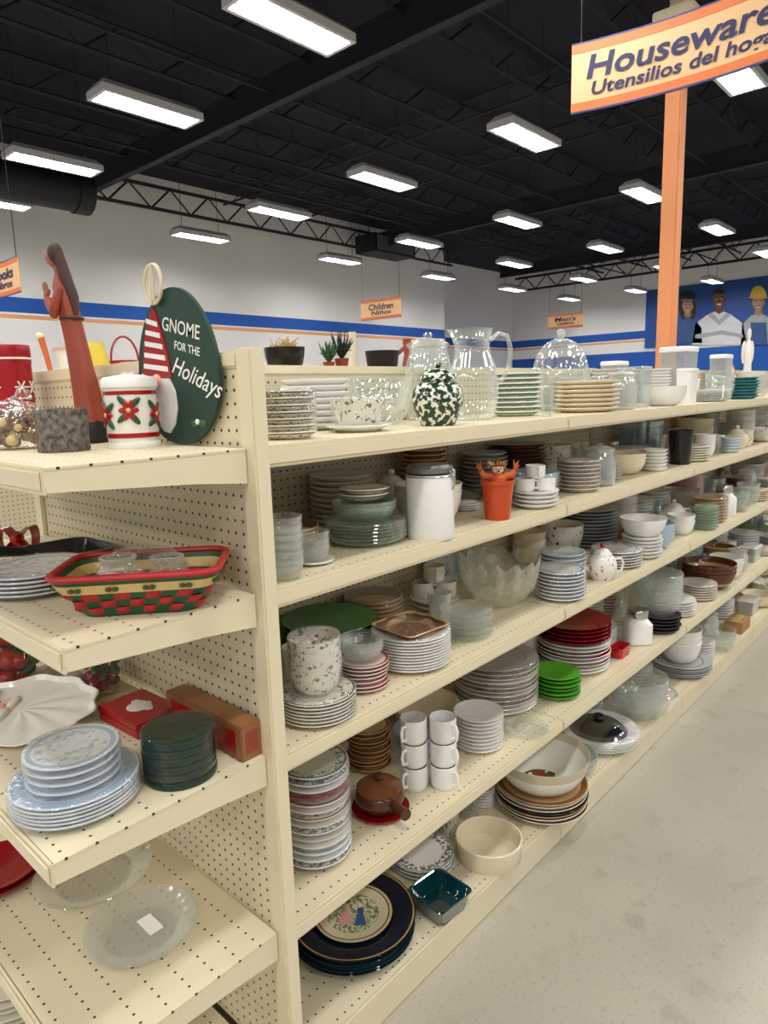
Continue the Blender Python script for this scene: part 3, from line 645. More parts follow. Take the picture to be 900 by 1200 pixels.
a = I('plates', 'e3', (18, 172, 878, 968), 'paleblue', 6, 'large blue plate stack on the third end shelf', pin=1, wrap=1)
I('plates', 'e3', (38, 152, 857, 915), 'palerim', 4, 'small blue rimmed plate stack on the large blue plates', on=a, wrap=1)
I('coasters', 'e3', (168, 258, 835, 923), 'darkgreen', 6, 'dark green dish stack wrapped beside the wooden box', wrap=1, wm='wrapfine')
I('santa', 'e3', (-6, 122, 808, 888), 'porcelain', 1, 'white bearded santa face platter on third end shelf', at=(.505, 1.60), fixr=.175)
I('redbox', 'e3', (106, 226, 815, 872), 'redgloss', 1, 'flat red gift box printed with a white beard', at=(.688, 1.40), fixr=.085)
I('bag', 'e3', (-20, 120, 750, 835), 'wrap', 1, 'large clear bag of red and green ornaments on third end shelf', at=(.57, 1.88), fixr=.175, hh=.22)
I('bag', 'e3', (70, 165, 760, 825), 'wrap', 1, 'small clear bag of red ornaments against the end panel', at=(.70, 1.62), fixr=.07, hh=.13)
I('plates', 'e4', (-50, 57, 975, 1054), 'red', 2, 'dark red plate pair at left of fourth end shelf', foot=.9, hh=.03)
I('plates', 'e4', (42, 186, 990, 1078), 'glass', 1, 'clear glass relish platter on the fourth end shelf', Y=1.50)
I('plates', 'e4', (96, 229, 1022, 1130), 'frost', 1, 'frosted glass plate with white sticker on fourth end shelf', foot=.95, sticker=1)
I('plates', 'e5', (-50, 42, 1128, 1215), 'offwhite', 10, 'offwhite plate stack on the end base shelf', at=(.43, 1.635), fixr=.1, hh=.19)

# --- solve, relax, shrink
for it in ITEMS:
    if 'on' not in it: solve(it)
free = [it for it in ITEMS if 'on' not in it]
def ob(sh, x, y, r): return dict(sh=sh, C=Vector((x, y, 0)), r=r, pin=1)
BX, BY = .606, 1.165
free += [ob('e2', BX, BY, .10), ob('e2', BX-.06, BY+.07, .09), ob('e2', BX+.06, BY-.07, .09)]
free += [ob('e3', .752, 1.08+.04*k, .034) for k in range(8)] + [ob('e1', .775, 1.1+.04*k, .012) for k in range(8)]
for step in range(220):
    for i, A in enumerate(free):
        for B in free[i+1:]:
            if A['sh'] != B['sh'] or (A.get('pin') and B.get('pin')): continue
            d = (B['C']-A['C']).to_2d(); L = d.length or 1e-4; m = A['r']+B['r']+.004
            if L < m:
                wa, wb = (0, 1) if A.get('pin') else (1, 0) if B.get('pin') else (.5, .5)
                q = d/L*((m-L)*.6); A['C'].x -= q.x*wa; A['C'].y -= q.y*wa; B['C'].x += q.x*wb; B['C'].y += q.y*wb
                clampi(A); clampi(B)
for i, A in enumerate(free):
    for B in free[i+1:]:
        if A['sh'] != B['sh'] or (A.get('pin') and B.get('pin')): continue
        L = (B['C']-A['C']).to_2d().length; over = A['r']+B['r']+.002-L
        if over > 0:
            if A.get('pin'): B['r'] = max(.55*B['r'], L-A['r']-.002)
            elif B.get('pin'): A['r'] = max(.55*A['r'], L-B['r']-.002)
            else:
                s = A['r']+B['r']; k = max(.55, (L-.002)/s); A['r'] *= k; B['r'] *= k
# --- more dishes in the free places of each shelf
SN = {1: 'top', 2: 'second', 3: 'third', 4: 'fourth', 5: 'base'}
ADJ = {'white': 'white', 'offwhite': 'offwhite', 'ivory': 'cream', 'bluerim': 'blue rimmed', 'greenrim': 'green rimmed', 'sage': 'sage patterned', 'blackrim': 'black rimmed', 'brownrim': 'brown rimmed', 'pinkrim': 'pink rimmed', 'plastic': 'clear plastic', 'whiteplain': 'white', 'chrome': 'shiny metal', 'red': 'dark red', 'teal': 'teal', 'roseware': 'rose printed',
       'redrim': 'red rimmed', 'greyfloral': 'grey flowered', 'tan': 'tan', 'greyplate': 'grey', 'glass': 'clear glass', 'frost': 'frosted glass', 'blueglass': 'pale blue glass', 'greenglass': 'pale green glass', 'blueware': 'sky blue', 'pinkware': 'pink', 'floralbowl': 'leaf patterned', 'dark': 'dark', 'brown': 'dark brown', 'black': 'black', 'darkglass': 'dark glass', 'lime': 'lime green', 'paleblue': 'pale blue', 'greybowl': 'plain grey'}
NOUN = {'cup': 'cup', 'jarbig': 'lidded jar', 'tub': 'lidded tub', 'vase': 'vase', 'jar': 'steel lidded jar', 'lid': 'knobbed lid', 'teapot': 'teapot', 'pitcher': 'pitcher'}
SIZE = {'cup': (.043, .095), 'jarbig': (.06, .16), 'tub': (.095, .11), 'vase': (.042, .16), 'jar': (.048, .12), 'lid': (.09, .06), 'teapot': (.075, .13), 'pitcher': (.055, .2)}
rng = random.Random(21)
used = {(it['sh'], it['style'] if isinstance(it['style'], str) else '', it['kind']) for it in ITEMS}
AUTO = []
for k in range(1, 6):
    pl = ['white', 'offwhite', 'greyfloral', 'sage', 'brownrim', 'greenrim', 'bluerim', 'blackrim', 'ivory', 'glass', 'tan', 'pinkrim', 'redrim', 'greyplate', 'paleblue', 'brown', 'frost', 'palerim', 'greenglass']
    ADJ['palerim'] = 'faint blue rimmed'
    bl = ['glass', 'white', 'frost', 'offwhite', 'blueware', 'floralbowl', 'ivory', 'greenglass', 'blueglass', 'pinkware', 'greybowl', 'brown', 'roseware', 'tan']
    sg = [('cup', 'glass'), ('cup', 'white'), ('jarbig', 'glass'), ('lid', 'glass'), ('vase', 'frost'), ('cup', 'offwhite'), ('teapot', 'white'), ('jarbig', 'frost'), ('cup', 'roseware'), ('jar', 'whiteplain'), ('vase', 'blueglass'), ('tub', 'frost'), ('cup', 'greybowl'), ('lid', 'chrome'), ('cup', 'floralbowl'), ('cup', 'frost'), ('teapot', 'ivory')]
    if k == 1:
        sg = [('tub', 'plastic'), ('lid', 'glass'), ('tub', 'frost'), ('jarbig', 'glass'), ('cup', 'glass'), ('jarbig', 'frost'), ('tub', 'whiteplain'), ('cup', 'white'), ('cup', 'frost')]
        bl = ['glass', 'frost', 'white', 'offwhite', 'ivory']; pl = ['white', 'glass', 'offwhite', 'bluerim', 'ivory', 'frost', 'greyfloral']
    for rad in (.10, .085, .07, .055, .043, .035):
        X = .92
        while X < 6.2:
            X += .03
            for Y in ((1.45, 1.38, 1.30, 1.16, 1.22)):
                r = rad*rng.uniform(.92, 1.06); yy = min(max(Y, YF+r+.002), YM-.02-r); back = yy > 1.3
                px = proj(Vector((X, yy, SZ[k])))[0]
                if px > 915 or (px < 470 and k in (1, 5)): continue
                if any(f['sh'] == k and (f['C'].to_2d()-Vector((X, yy))).length < f['r']+r+.004 for f in free): continue
                q = rng.random(); it = None
                if q < (.55 if k == 1 else .36):
                    ch = [(kd, st) for kd, st in sg if (k, st, kd) not in used and SIZE[kd][0] <= r*1.05 and SIZE[kd][0] > r*.45]
                    if ch:
                        kd, st = ch[0]; rr, hh = SIZE[kd]; rr = min(rr, r); hh *= rng.uniform(.9, 1.1)*(1.2 if back and k == 1 else 1)
                        it = dict(kind=kd, sh=k, style=st, n=1, C=Vector((X, yy, SZ[k])), r=rr, h=min(hh, CLR[k]), bx=None, label='%s %s at %s of %s shelf' % (ADJ[st], NOUN[kd], 'back' if back else 'front', SN[k]))
                        used.add((k, st, kd))
                if it is None:
                    kind = 'plates' if rng.random() < .5 else 'bowls'
                    ch = [s for s in (pl if kind == 'plates' else bl) if (k, s, kind) not in used]
                    if not ch: kind = 'bowls' if kind == 'plates' else 'plates'; ch = [s for s in (pl if kind == 'plates' else bl) if (k, s, kind) not in used]
                    if not ch: continue
                    st = ch[0] if rng.random() < .5 else rng.choice(ch); used.add((k, st, kind))
                    h = rng.uniform(.06, .13) if not back else rng.uniform(.10, .20)
                    if k == 1 and not back: h *= .7
                    noun = 'plate' if kind == 'plates' else 'bowl'
                    it = dict(kind=kind, sh=k, style=st, n=rng.randint(5, 7) if kind == 'plates' else rng.randint(2, 4), C=Vector((X, yy, SZ[k])), r=r, h=min(h, CLR[k]), bx=None,
                              label='%s %s stack at %s of %s shelf' % (ADJ[st], noun, 'back' if back else 'front', SN[k]))
                    if rng.random() < .5: it['wrap'] = 1
                ITEMS.append(it); free.append(it); AUTO.append(it)
                break
    # plates leaning upright on the back panel wherever there is room behind the stacks
    cnt = 0; X = .95
    lst = ['paleblue', 'greyfloral', 'blackrim', 'tan', 'bluerim', 'white', 'greenrim', 'pinkrim', 'ivory', 'brownrim']; occ = []
    while X < 5.6 and cnt < 8:
        X += .03; r = rng.uniform(.085, .125); r = min(r, CLR[k]*.47)
        px = proj(Vector((X, 1.5, SZ[k])))[0]
        if px > 905: break
        if any(abs(X-o) < r+rr+.02 for o, rr in occ): continue
        if any(f['sh'] == k and abs(f['C'].x-X) < r+f['r'] and f['C'].y+math.sqrt(max(0, f['r']**2-max(0, abs(f['C'].x-X)-r)**2)) > YM-.02-.062 for f in free): continue
        st = lst[cnt]; cnt += 1; occ.append((X, r))
        it = dict(kind='lean', sh=k, style=st, n=1, C=Vector((X, YM-.05, SZ[k])), r=r, h=2*r, bx=None, label='%s plate leaning upright at back of %s shelf' % (ADJ[st], SN[k])); ITEMS.append(it); AUTO.append(it)

# ------------------------------------------------------------------ builders
ORD = ['topmost', 'second', 'third', 'fourth', 'fifth', 'sixth', 'seventh', 'eighth', 'ninth', 'tenth', 'eleventh', 'twelfth', 'thirteenth', 'fourteenth', 'fifteenth', 'sixteenth', 'seventeenth', 'eighteenth']
def slabel(i, n, noun, desc):
    if n == 1: return desc
    if i == n-1: return 'topmost %s of the %s' % (noun, desc)
    if i == 0: return 'bottom %s of the %s' % (noun, desc)
    return '%s %s down in the %s' % (ORD[n-1-i], noun, desc)
def setmat(o, m):
    o.material_slots[0].link = 'OBJECT'; o.material_slots[0].material = MT[m]
def stackof(it, me, n, pitch, noun, jit=.001):
    C = it['C']; st = it['style']; first = None; it['objs'] = []; it['pitch'] = pitch
    for i in range(n):
        if first is None: o = bpy.data.objects.new(noun, me); first = o
        else: o = first.copy()
        COL.objects.link(o); o.location = (C.x+random.uniform(-jit, jit), C.y+random.uniform(-jit, jit), C.z+i*pitch); o.rotation_euler.z = random.uniform(0, 6.28)
        setmat(o, st if isinstance(st, str) else st[min(len(st)-1, int(i*len(st)/n))])
        tag(o, slabel(i, n, noun, it['label']), noun, it['label'] if n > 1 else None)
        last = o; it['objs'].append(o)
    return last
def wrapit(it, r, h, rf=.7):
    bm = bmesh.new(); sd = random.uniform(0, 99)
    def mod(t, rr, z): return rr*(1+.022*noise.noise(Vector((math.cos(t)*3+sd, math.sin(t)*3, z*60))))
    lathe(bm, [(r*rf, .0012), (r*(rf+.1), .0015), (r*1.018, h*.18+.004), (r*1.025, h*.35), (r*1.03, h*.5), (r*1.025, h*.75), (r*1.025, h*.98), (r*.97, h+.004), (r*.6, h+.0035), (0, h+.003)], 56, mod)
    o = obj('plastic_wrap', bm, it.get('wm', 'wrap'), None, it['C'] + Vector((0, 0, .0))); tag(o, 'plastic wrap around the '+it['label'], 'plastic wrap'); it['wrapo'] = o
def plateprof(r, ph, tv, rt=.0038):
    return [(0, tv), (.56*r, tv), (.64*r, tv+.0015), (.71*r, tv+(ph-tv)*.42), (.97*r, ph-.0005), (.992*r, ph), (r, ph-rt*.4), (.99*r, ph-rt), (.72*r, max(.0005, tv+(ph-tv)*.42-tv*.98)), (.64*r, .0), (0, 0)]
def b_plates(it):
    r, h, n = it['r'], it['h'], it['n']; noun = it.get('name', 'plate')
    ph = .15*r
    if n > 1:
        if (h-ph)/(n-1) > .0155 and not it.get('on') and 'hh' not in it: n = min(14, int((h-ph)/.0148)+1)
        pitch = min(max((h-ph)/(n-1), .0065), .018)
    else: pitch = .006; ph = min(max(h, .12*r), .22*r)
    tv = pitch-.0005; ph = max(ph, tv+.004)
    bm = lathe(bmesh.new(), plateprof(r, ph, tv), 44 if r > .07 else 32)
    me = mesh(noun, bm, 'white', ang=50); last = stackof(it, me, n, pitch, noun, .001 if it.get('wrap') else .0035); it['top'] = (n-1)*pitch+tv
    it['full'] = (n-1)*pitch+ph; it['last'] = last; it['ph'] = ph
    if it.get('wrap'): wrapit(it, r, it['full'])
    if it.get('sticker'):
        bm = bmesh.new(); box(bm, -.03, .03, -.016, .016, 0, .0006); s = obj('price_sticker', bm, 'whiteplain', last, (r*.1, -r*.15, tv+.0002), .5)
def b_lean(it):
    r = it['r']; ph = .15*r; tl = .16
    me = mesh('plate', lathe(bmesh.new(), plateprof(r, ph, .006), 40), it['style'], ang=50)
    o = bpy.data.objects.new('plate', me); COL.objects.link(o)
    o.rotation_euler = (PI/2-tl, 0, 0); C = it['C']
    o.location = (C.x, YM-.016-.002-r*math.sin(tl)-.001, C.z+r*math.cos(tl)+ .001)
    tag(o, it['label'], 'plate'); it['objs'] = [o]; it['lean'] = 1
def rprof(pts, z):
    for (r0, z0), (r1, z1) in zip(pts, pts[1:]):
        if z0 <= z <= z1 and z1 > z0: return r0+(r1-r0)*(z-z0)/(z1-z0)
    return pts[-1][0] if z > pts[-1][1] else pts[0][0]
def bowlprof(r, bh, tv, foot=.5):
    out = [(foot*r, 0), (r*(foot+.04), .03*bh), (r*(foot+.24), .17*bh), (.87*r, .40*bh), (.95*r, .68*bh), (r, bh)]
    inn = []
    for k in range(9):
        z = bh-(bh-tv)*k/8; inn.append((rprof(out, z-tv), z))
    inn[0] = (max(inn[0][0], r-.006), bh)
    return [(0, 0)]+out+inn+[(0, tv)]
def b_bowls(it):
    r, h, n = it['r'], it['h'], it['n']; k = .22
    bh = min(h/(1+(n-1)*k), 1.1*r) if n > 1 else min(h, 1.3*r)
    if 'bhm' in it: bh = it['bhm']*r
    bh = max(bh, .3*r)
    if n > 1: pitch = min((h-bh)/(n-1), .4*bh) if h > bh else k*bh
    else: pitch = .007
    pitch = max(pitch, .008); tv = min(pitch-.0006, .3*bh)
    me = mesh('bowl', lathe(bmesh.new(), bowlprof(r, bh, tv), 44 if r > .07 else 32), 'white', ang=50)
    stackof(it, me, n, pitch, it.get('name', 'bowl'), .0003); it['full'] = (n-1)*pitch+bh; it['ph'] = bh
    it['top'] = (n-1)*pitch + bh + .0005
    if it.get('wrap'): wrapit(it, r, it['full'], .5)
    if it['sh'] == 'r1':
        bm = bmesh.new()
        for _ in range(44):
            a = random.uniform(0, 6.28); q = random.uniform(0, r*.9); b2 = a+random.uniform(-.8, .8)
            tube(bm, [(q*.4*math.cos(a), q*.4*math.sin(a), .02), (q*.8*math.cos(a), q*.8*math.sin(a), bh+random.uniform(.0, .012)), (q*1.1*math.cos(b2), q*1.1*math.sin(b2), bh+random.uniform(.004, .035))], .002, 4)
        o = obj('straw_bundle', bm, 'straw', None, it['C']); tag(o, 'pale dry straw bundle sticking out of the black bowl', 'straw', kind='stuff')
def root(it, name, cat, rot=None):
    t = thing(name, it['C'], it['label'], cat, rot=ANG if rot is None else rot); it['root'] = t; return t
def handle(bm, x, z0, z1, out, rad):
    tube(bm, [(x-.003, 0, z1), (x+out*.7, 0, z1+.002), (x+out, 0, z1*.7+z0*.3), (x+out*.8, 0, z0+.3*(z1-z0)*.3), (x-.004, 0, z0)], rad, 8)
def mugparts(t, r, h, mat, off=(0, 0, 0), ang=0):
    bm = lathe(bmesh.new(), [(0, 0), (r*.85, 0), (r*.93, h*.06), (r, h*.2), (r, h-.001), (r*.97, h), (r*.93, h-.001), (r*.91, h*.1), (0, h*.08)], 28)
    obj('cup_body', bm, mat, t, off); bm = bmesh.new(); handle(bm, r, h*.22, h*.8, r*.5, r*.12); o = obj('handle', bm, mat, t, off); o.rotation_euler.z = ang
def b_mugs2(it):
    n = it['n']; r = it['r']*.5; h = it['h']; pos = [(-.98, 0, 0), (.98, 0, 0), (0, 0, 1), (.0, 1.6, 0)] if n == 4 else [(-.98, 0, 0), (.98, 0, 0), (0, 0, 1)]
    hh = min(h*.46, r*1.5)
    nm = ['leftmost', 'right hand', 'upper', 'rear']
    for i, (x, y, lv) in enumerate(pos):
        rr = r*.94; P = it['C']+Vector((RT.x*x*r-RT.y*y*r, RT.y*x*r+RT.x*y*r, lv*(hh+.0005)))
        t = thing('teacup', P, '%s cup of the %s' % (nm[i], it['label']), 'cup', it['label'], ANG+(i*1.3+2.2)); mugparts(t, rr, hh, it['style'])
def b_mugs6(it):
    r = it['r']*.48; hh = it['h']/3.05; C = it['C']
    for lv, nm in ((0, 'bottom'), (1, 'middle'), (2, 'top')):
        for s, nn in ((-1, 'left'), (1, 'right')):
            P = C+Vector((RT.x*s*r*1.06, RT.y*s*r*1.06, lv*(hh+.0006)))
            t = thing('mug', P, '%s %s mug of the white six mug block beside the brown crock' % (nm, nn), 'mug', it['label'], ANG+(-.9 if s > 0 else PI+.9)); mugparts(t, r*.97, hh, it['style'])
def b_cup(it):
    t = root(it, 'cup', 'cup'); r, h = it['r']*.92, it['h']
    bm = lathe(bmesh.new(), [(0, 0), (r*.72, 0), (r*.76, h*.04), (r, h-.001), (r*.97, h), (r*.93, h-.001), (r*.7, h*.1), (0, h*.08)], 32); obj('cup_body', bm, it['style'], t)
    bm = lathe(bmesh.new(), [(r*.78, .0), (r*.82, .004), (r*.8, .008), (r*.74, .006), (r*.74, .0), (r*.78, 0)], 32); obj('foot_ring', bm, it['style'], t)
def b_ginger(it):
    t = root(it, 'ginger_jar', 'jar'); r, h = it['r'], it['h']
    bm = lathe(bmesh.new(), [(0, 0), (.62*r, 0), (.66*r, .02*h), (.8*r, .14*h), (.97*r, .32*h), (r, .45*h), (.93*r, .58*h), (.72*r, .67*h), (.6*r, .69*h), (.6*r, .70*h), (0, .70*h)], 40); obj('jar_body', bm, 'ginger', t)
    bm = lathe(bmesh.new(), [(0, .702*h), (.68*r, .702*h), (.72*r, .73*h), (.64*r, .80*h), (.4*r, .88*h), (.1*r, .9*h), (0, .9*h)], 40); l = obj('jar_lid', bm, 'ginger', t)
    bm = lathe(bmesh.new(), [(0, .895*h), (.09*r, .9*h), (.18*r, .945*h), (.15*r, .98*h), (0, h)], 20); obj('knob', bm, 'ginger', l)
def b_pitcher(it):
    t = root(it, 'glass_pitcher', 'pitcher'); r, h = it['r'], it['h']
    def mod(a, rr, z):
        f = max(0, (z/h-.72)/.28); d = math.cos(a-PI); return rr*(1+.35*f*max(0, d)**6)
    out = [(.66*r, 0), (.74*r, .02*h), (.92*r, .12*h), (r, .28*h), (1.0*r, .42*h), (.88*r, .6*h), (.7*r, .74*h), (.66*r, .82*h), (.7*r, .92*h), (.78*r, h)]
    prof = [(0, 0)]+out+[(max(.05*r, a-.004), z if z > .03*h else .03*h) for a, z in reversed(out)]+[(0, .03*h)]
    obj('pitcher_body', lathe(bmesh.new(), prof, 40, mod), it['style'], t)
    bm = bmesh.new(); tube(bm, [(.7*r, 0, .88*h), (1.0*r, 0, .95*h), (1.36*r, 0, .92*h), (1.5*r, 0, .78*h), (1.42*r, 0, .58*h), (1.2*r, 0, .45*h), (.97*r, 0, .40*h)], .007, 10); obj('handle', bm, 'frost', t)
def b_jarbig(it):
    t = root(it, 'glass_jar', 'jar'); r, h = it['r'], it['h']
    out = [(.85*r, 0), (.97*r, .04*h), (r, .2*h), (r, .6*h), (.85*r, .74*h), (.8*r, .8*h), (.86*r, .84*h)]
    obj('jar_body', lathe(bmesh.new(), [(0, 0)]+out+[(a-.005, max(z, .03*h)) for a, z in reversed(out)]+[(0, .03*h)], 36), it['style'], t)
    l = obj('jar_lid', lathe(bmesh.new(), [(0, .842*h), (.9*r, .842*h), (.92*r, .87*h), (.5*r, .93*h), (.2*r, .94*h), (0, .94*h)], 36), it['style'], t)
    obj('knob', lathe(bmesh.new(), [(0, .938*h), (.1*r, .94*h), (.22*r, .97*h), (.15*r, h), (0, h)], 20), it['style'], l)
def b_dome(it):
    t = root(it, 'cake_dome', 'cake dome'); r, h = it['r'], it['h']
    obj('cake_plate', lathe(bmesh.new(), [(0, 0), (.5*r, 0), (.55*r, .01), (r, .018), (r, .022), (.6*r, .018), (0, .018)], 40), 'frost', t)
    o = [(.88*r, .023), (.9*r, .3*h), (.86*r, .5*h), (.72*r, .7*h), (.45*r, .83*h), (.2*r, .88*h), (0.06*r, .885*h)]
    md = lambda a, q, z: q*(1-.05*abs(math.sin(9*a)))
    d = obj('dome', lathe(bmesh.new(), o+[(max(.001, a-.004), z-.003 if z > .03 else z) for a, z in reversed(o)], 72, md), it['style'], t)
    obj('knob', lathe(bmesh.new(), [(0, .875*h), (.06*r, .88*h), (.14*r, .93*h), (.11*r, .98*h), (0, h)], 20), 'frost', d)
def b_tub(it):
    t = root(it, 'storage_box', 'box', rot=0); r, h = it['r'], it['h']; a, b = r*.84, r*.54
    bm = bmesh.new(); loft(bm, [rrect(a*.86, b*.86, .008, 0), rrect(a*.97, b*.97, .01, h*.9), rrect(a*.97-.004, b*.97-.004, .008, h*.9), rrect(a*.86-.004, b*.86-.004, .006, .004)]); obj('box_body', bm, it['style'], t)
    bm = bmesh.new(); loft(bm, [rrect(a, b, .01, h*.905), rrect(a, b, .01, h*.97), rrect(a*.93, b*.93, .01, h)]); obj('box_lid', bm, {'plastic': 'frost', 'frost': 'whiteplain'}.get(it['style'], it['style']), t)
    it['top'] = h
def b_vase(it):
    t = root(it, 'vase', 'vase'); r, h = it['r'], it['h']
    obj('vase_body', lathe(bmesh.new(), [(0, 0), (.6*r, 0), (.95*r, .3*h), (.8*r, .6*h), (.42*r, .8*h), (.6*r, h), (.52*r, h), (.34*r, .8*h), (0, .75*h)], 28), it['style'], t)
    obj('foot_ring', lathe(bmesh.new(), [(.56*r, 0), (.68*r, .002), (.68*r, .006), (.58*r, .01), (.56*r, 0)], 28), it['style'], t)
def b_figure(it):
    t = root(it, 'angel_statue', 'statue'); r, h = it['r'], it['h']
    obj('robe', lathe(bmesh.new(), [(0, 0), (.9*r, 0), (.7*r, .2*h), (.5*r, .55*h), (.55*r, .7*h), (.2*r, .8*h), (0, .8*h)], 20, lambda a, q, z: q*(1+.08*math.cos(7*a)*(1-z/h))), it['style'], t)
    bm = bmesh.new(); ball(bm, (0, 0, .88*h), .3*r, .3*r, .09*h); obj('head', bm, it['style'], t)
    for s in (-1, 1):
        bm = bmesh.new(); ball(bm, (s*.62*r, .25*r, .62*h), .42*r, .08*r, .17*h); obj('wing', bm, it['style'], t)
def b_canister(it):
    t = root(it, 'canister', 'canister'); r, h = it['r']*.96, it['h']
    obj('canister_body', lathe(bmesh.new(), [(0, 0), (.95*r, 0), (r, .01), (r, .83*h), (.97*r, .855*h), (.86*r, .86*h), (0, .86*h)], 40), it['style'], t)
    obj('seal_ring', lathe(bmesh.new(), [(0, .861*h), (.9*r, .861*h), (.9*r, .885*h), (0, .885*h)], 40), 'dark', t)
    obj('lid', lathe(bmesh.new(), [(0, .886*h), (.97*r, .886*h), (.99*r, .9*h), (.99*r, .95*h), (.93*r, .965*h), (.86*r, .955*h), (.8*r, .985*h), (0, h)], 40), 'steelgrey', t)
    bm = bmesh.new(); tube(bm, [(.99*r, 0, .93*h), (1.1*r, 0, .91*h), (1.1*r, 0, .72*h), (1.0*r, 0, .66*h)], .0035, 6); tube(bm, [(1.03*r, -.014, .92*h), (1.07*r, 0, .78*h), (1.03*r, .014, .92*h)], .0022, 6); cl = obj('clamp', bm, 'chrome', t); cl.rotation_euler.z = -.5
    bm = bmesh.new(); tube(bm, [(1.004*r*math.cos(a), 1.004*r*math.sin(a), .84*h) for a in [2*PI*i/40 for i in range(40)]], .0018, 6, True); obj('wire_band', bm, 'chrome', t)
def b_scarecrow(it):
    t = root(it, 'scarecrow_pot', 'pot'); r, h = it['r']*.92, it['h']; p = .64*h
    obj('pot_body', lathe(bmesh.new(), [(0, 0), (.74*r, 0), (.78*r, .01), (.97*r, .88*p), (1.06*r, .9*p), (1.06*r, p), (.95*r, p), (.9*r, .9*p), (0, .85*p)], 36), 'orangeglaze', t)
    bm = bmesh.new(); loft(bm, [ering(0, 0, .86*p, .55*r, .45*r, 16), ering(0, 0, p+.04*h, .6*r, .45*r, 16), ering(0, 0, p+.10*h, .3*r, .25*r, 16)]); s = obj('shirt', bm, 'strawleaf', t)
    for q in (-1, 1):
        bm = bmesh.new(); tube(bm, [(q*.4*r, 0, p+.05*h), (q*.85*r, -.004, p+.07*h), (q*1.05*r, -.006, p+.15*h)], [.012, .011, .008], 10); obj('sleeve', bm, 'strawleaf', t)
        bm = bmesh.new()
        for k in range(9): tube(bm, [(q*1.02*r, -.006, p+.14*h), (q*(1.0+.10*(k % 4))*r, -.006+(k-4)*.003, p+(.19+.015*k)*h)], [.003, .0012], 4)
        obj('straw_hand', bm, 'strawleaf', t)
    bm = bmesh.new(); ball(bm, (0, -.004, p+.17*h), .36*r, .34*r, .085*h, 3); hd = obj('head', bm, 'face', t)
    for q in (-1, 1):
        bm = bmesh.new(); ball(bm, (q*.13*r, -.004-.33*r, p+.185*h), .002, .001, .0024, 1); obj('eye', bm, 'blackpaint', hd)
    bm = bmesh.new(); ball(bm, (0, -.004-.34*r, p+.14*h), .005, .001, .0013, 1); obj('mouth', bm, 'blackpaint', hd)
    bm = bmesh.new(); ball(bm, (0, -.004-.35*r, p+.163*h), .003, .004, .003, 1); obj('nose', bm, 'orangeglaze', hd)
    bm = bmesh.new()
    for k in range(26):
        a = 2*PI*k/26; tube(bm, [(.3*r*math.cos(a), .24*r*math.sin(a)+.04*r, p+.23*h), (.62*r*math.cos(a), .4*r*math.sin(a)+.04*r, p+(.15+.16*abs(math.sin(a*3+k)))*h)], [.0024, .0008], 4)
    obj('straw_hair', bm, 'straw', hd)
    obj('hat', lathe(bmesh.new(), [(0, p+.235*h), (.46*r, p+.225*h), (.47*r, p+.235*h), (.28*r, p+.25*h), (.14*r, p+.31*h), (0, h*.99)], 20, None, (.05*r, .05*r, 0)), 'redwood', hd)
def b_lid(it):
    t = root(it, 'pot_lid', 'lid'); r = it['r']*.98; h = max(it['h'], .25*r); h = min(h, .6*r)
    obj('lid_dome', lathe(bmesh.new(), [(.98*r, 0), (r, .002), (r, .006), (.92*r, .2*h), (.7*r, .5*h), (.35*r, .7*h), (0, .74*h), (0, .73*h), (.35*r, .69*h), (.7*r, .48*h), (.9*r, .18*h), (.95*r, .001), (.98*r, 0)], 40), it['style'], t)
    obj('rim_band', lathe(bmesh.new(), [(r*.985, 0.0), (1.015*r, .001), (1.015*r, .006), (.99*r, .008), (.985*r, 0)], 40), 'chrome', t)
    obj('knob', lathe(bmesh.new(), [(0, .735*h), (.1*r, .74*h), (.1*r, .82*h), (.2*r, .88*h), (.17*r, .98*h), (0, h)], 20), 'blackpaint' if it['style'] != 'glass' else 'frost', t)
def b_sqdish(it):
    r = it['r']; gl = it['style'] != 'picdish'; a = r*.8; h = min(it['h'], .055) if gl else .018
    t = root(it, 'square_dish', 'dish', rot=ANG+.75)
    bm = bmesh.new(); th = .005
    loft(bm, [rrect(a*.8, a*.8, .015, 0), rrect(a*.84, a*.84, .015, h*.2), rrect(a*.97, a*.97, .02, h*.92), rrect(a*1.02, a*1.02, .02, h), rrect(a*.95, a*.95, .02, h), rrect(a*.82, a*.82, .015, th), ]); obj('dish_body', bm, it['style'], t)
    bm = bmesh.new(); loft(bm, [rrect(a*1.02, a*1.02, .02, h), rrect(a*1.04, a*1.04, .02, h+.002), rrect(a*1.02, a*1.02, .02, h+.004), rrect(a*.97, a*.97, .02, h+.001)], loop=True); obj('rim', bm, it['style'] if gl else 'tan', t)
def b_cutbowl(it):
    t = root(it, 'punch_bowl', 'bowl'); r, h = it['r'], min(it['h'], it['r']*1.25)
    def mod(a, q, z): return q*(1+(.045*math.cos(14*a))*(z/h)**.7)
    bm = lathe(bmesh.new(), bowlprof(r, h, .012, .42), 112, mod)
    for v in bm.verts:
        if v.co.z > h*.9: v.co.z += .012*math.cos(14*math.atan2(v.co.y, v.co.x))
    obj('bowl_body', bm, it['style'], t)
    obj('foot_ring', lathe(bmesh.new(), [(.36*r, 0), (.46*r, 0), (.47*r, .006), (.42*r, .012), (.36*r, 0)], 48), it['style'], t)
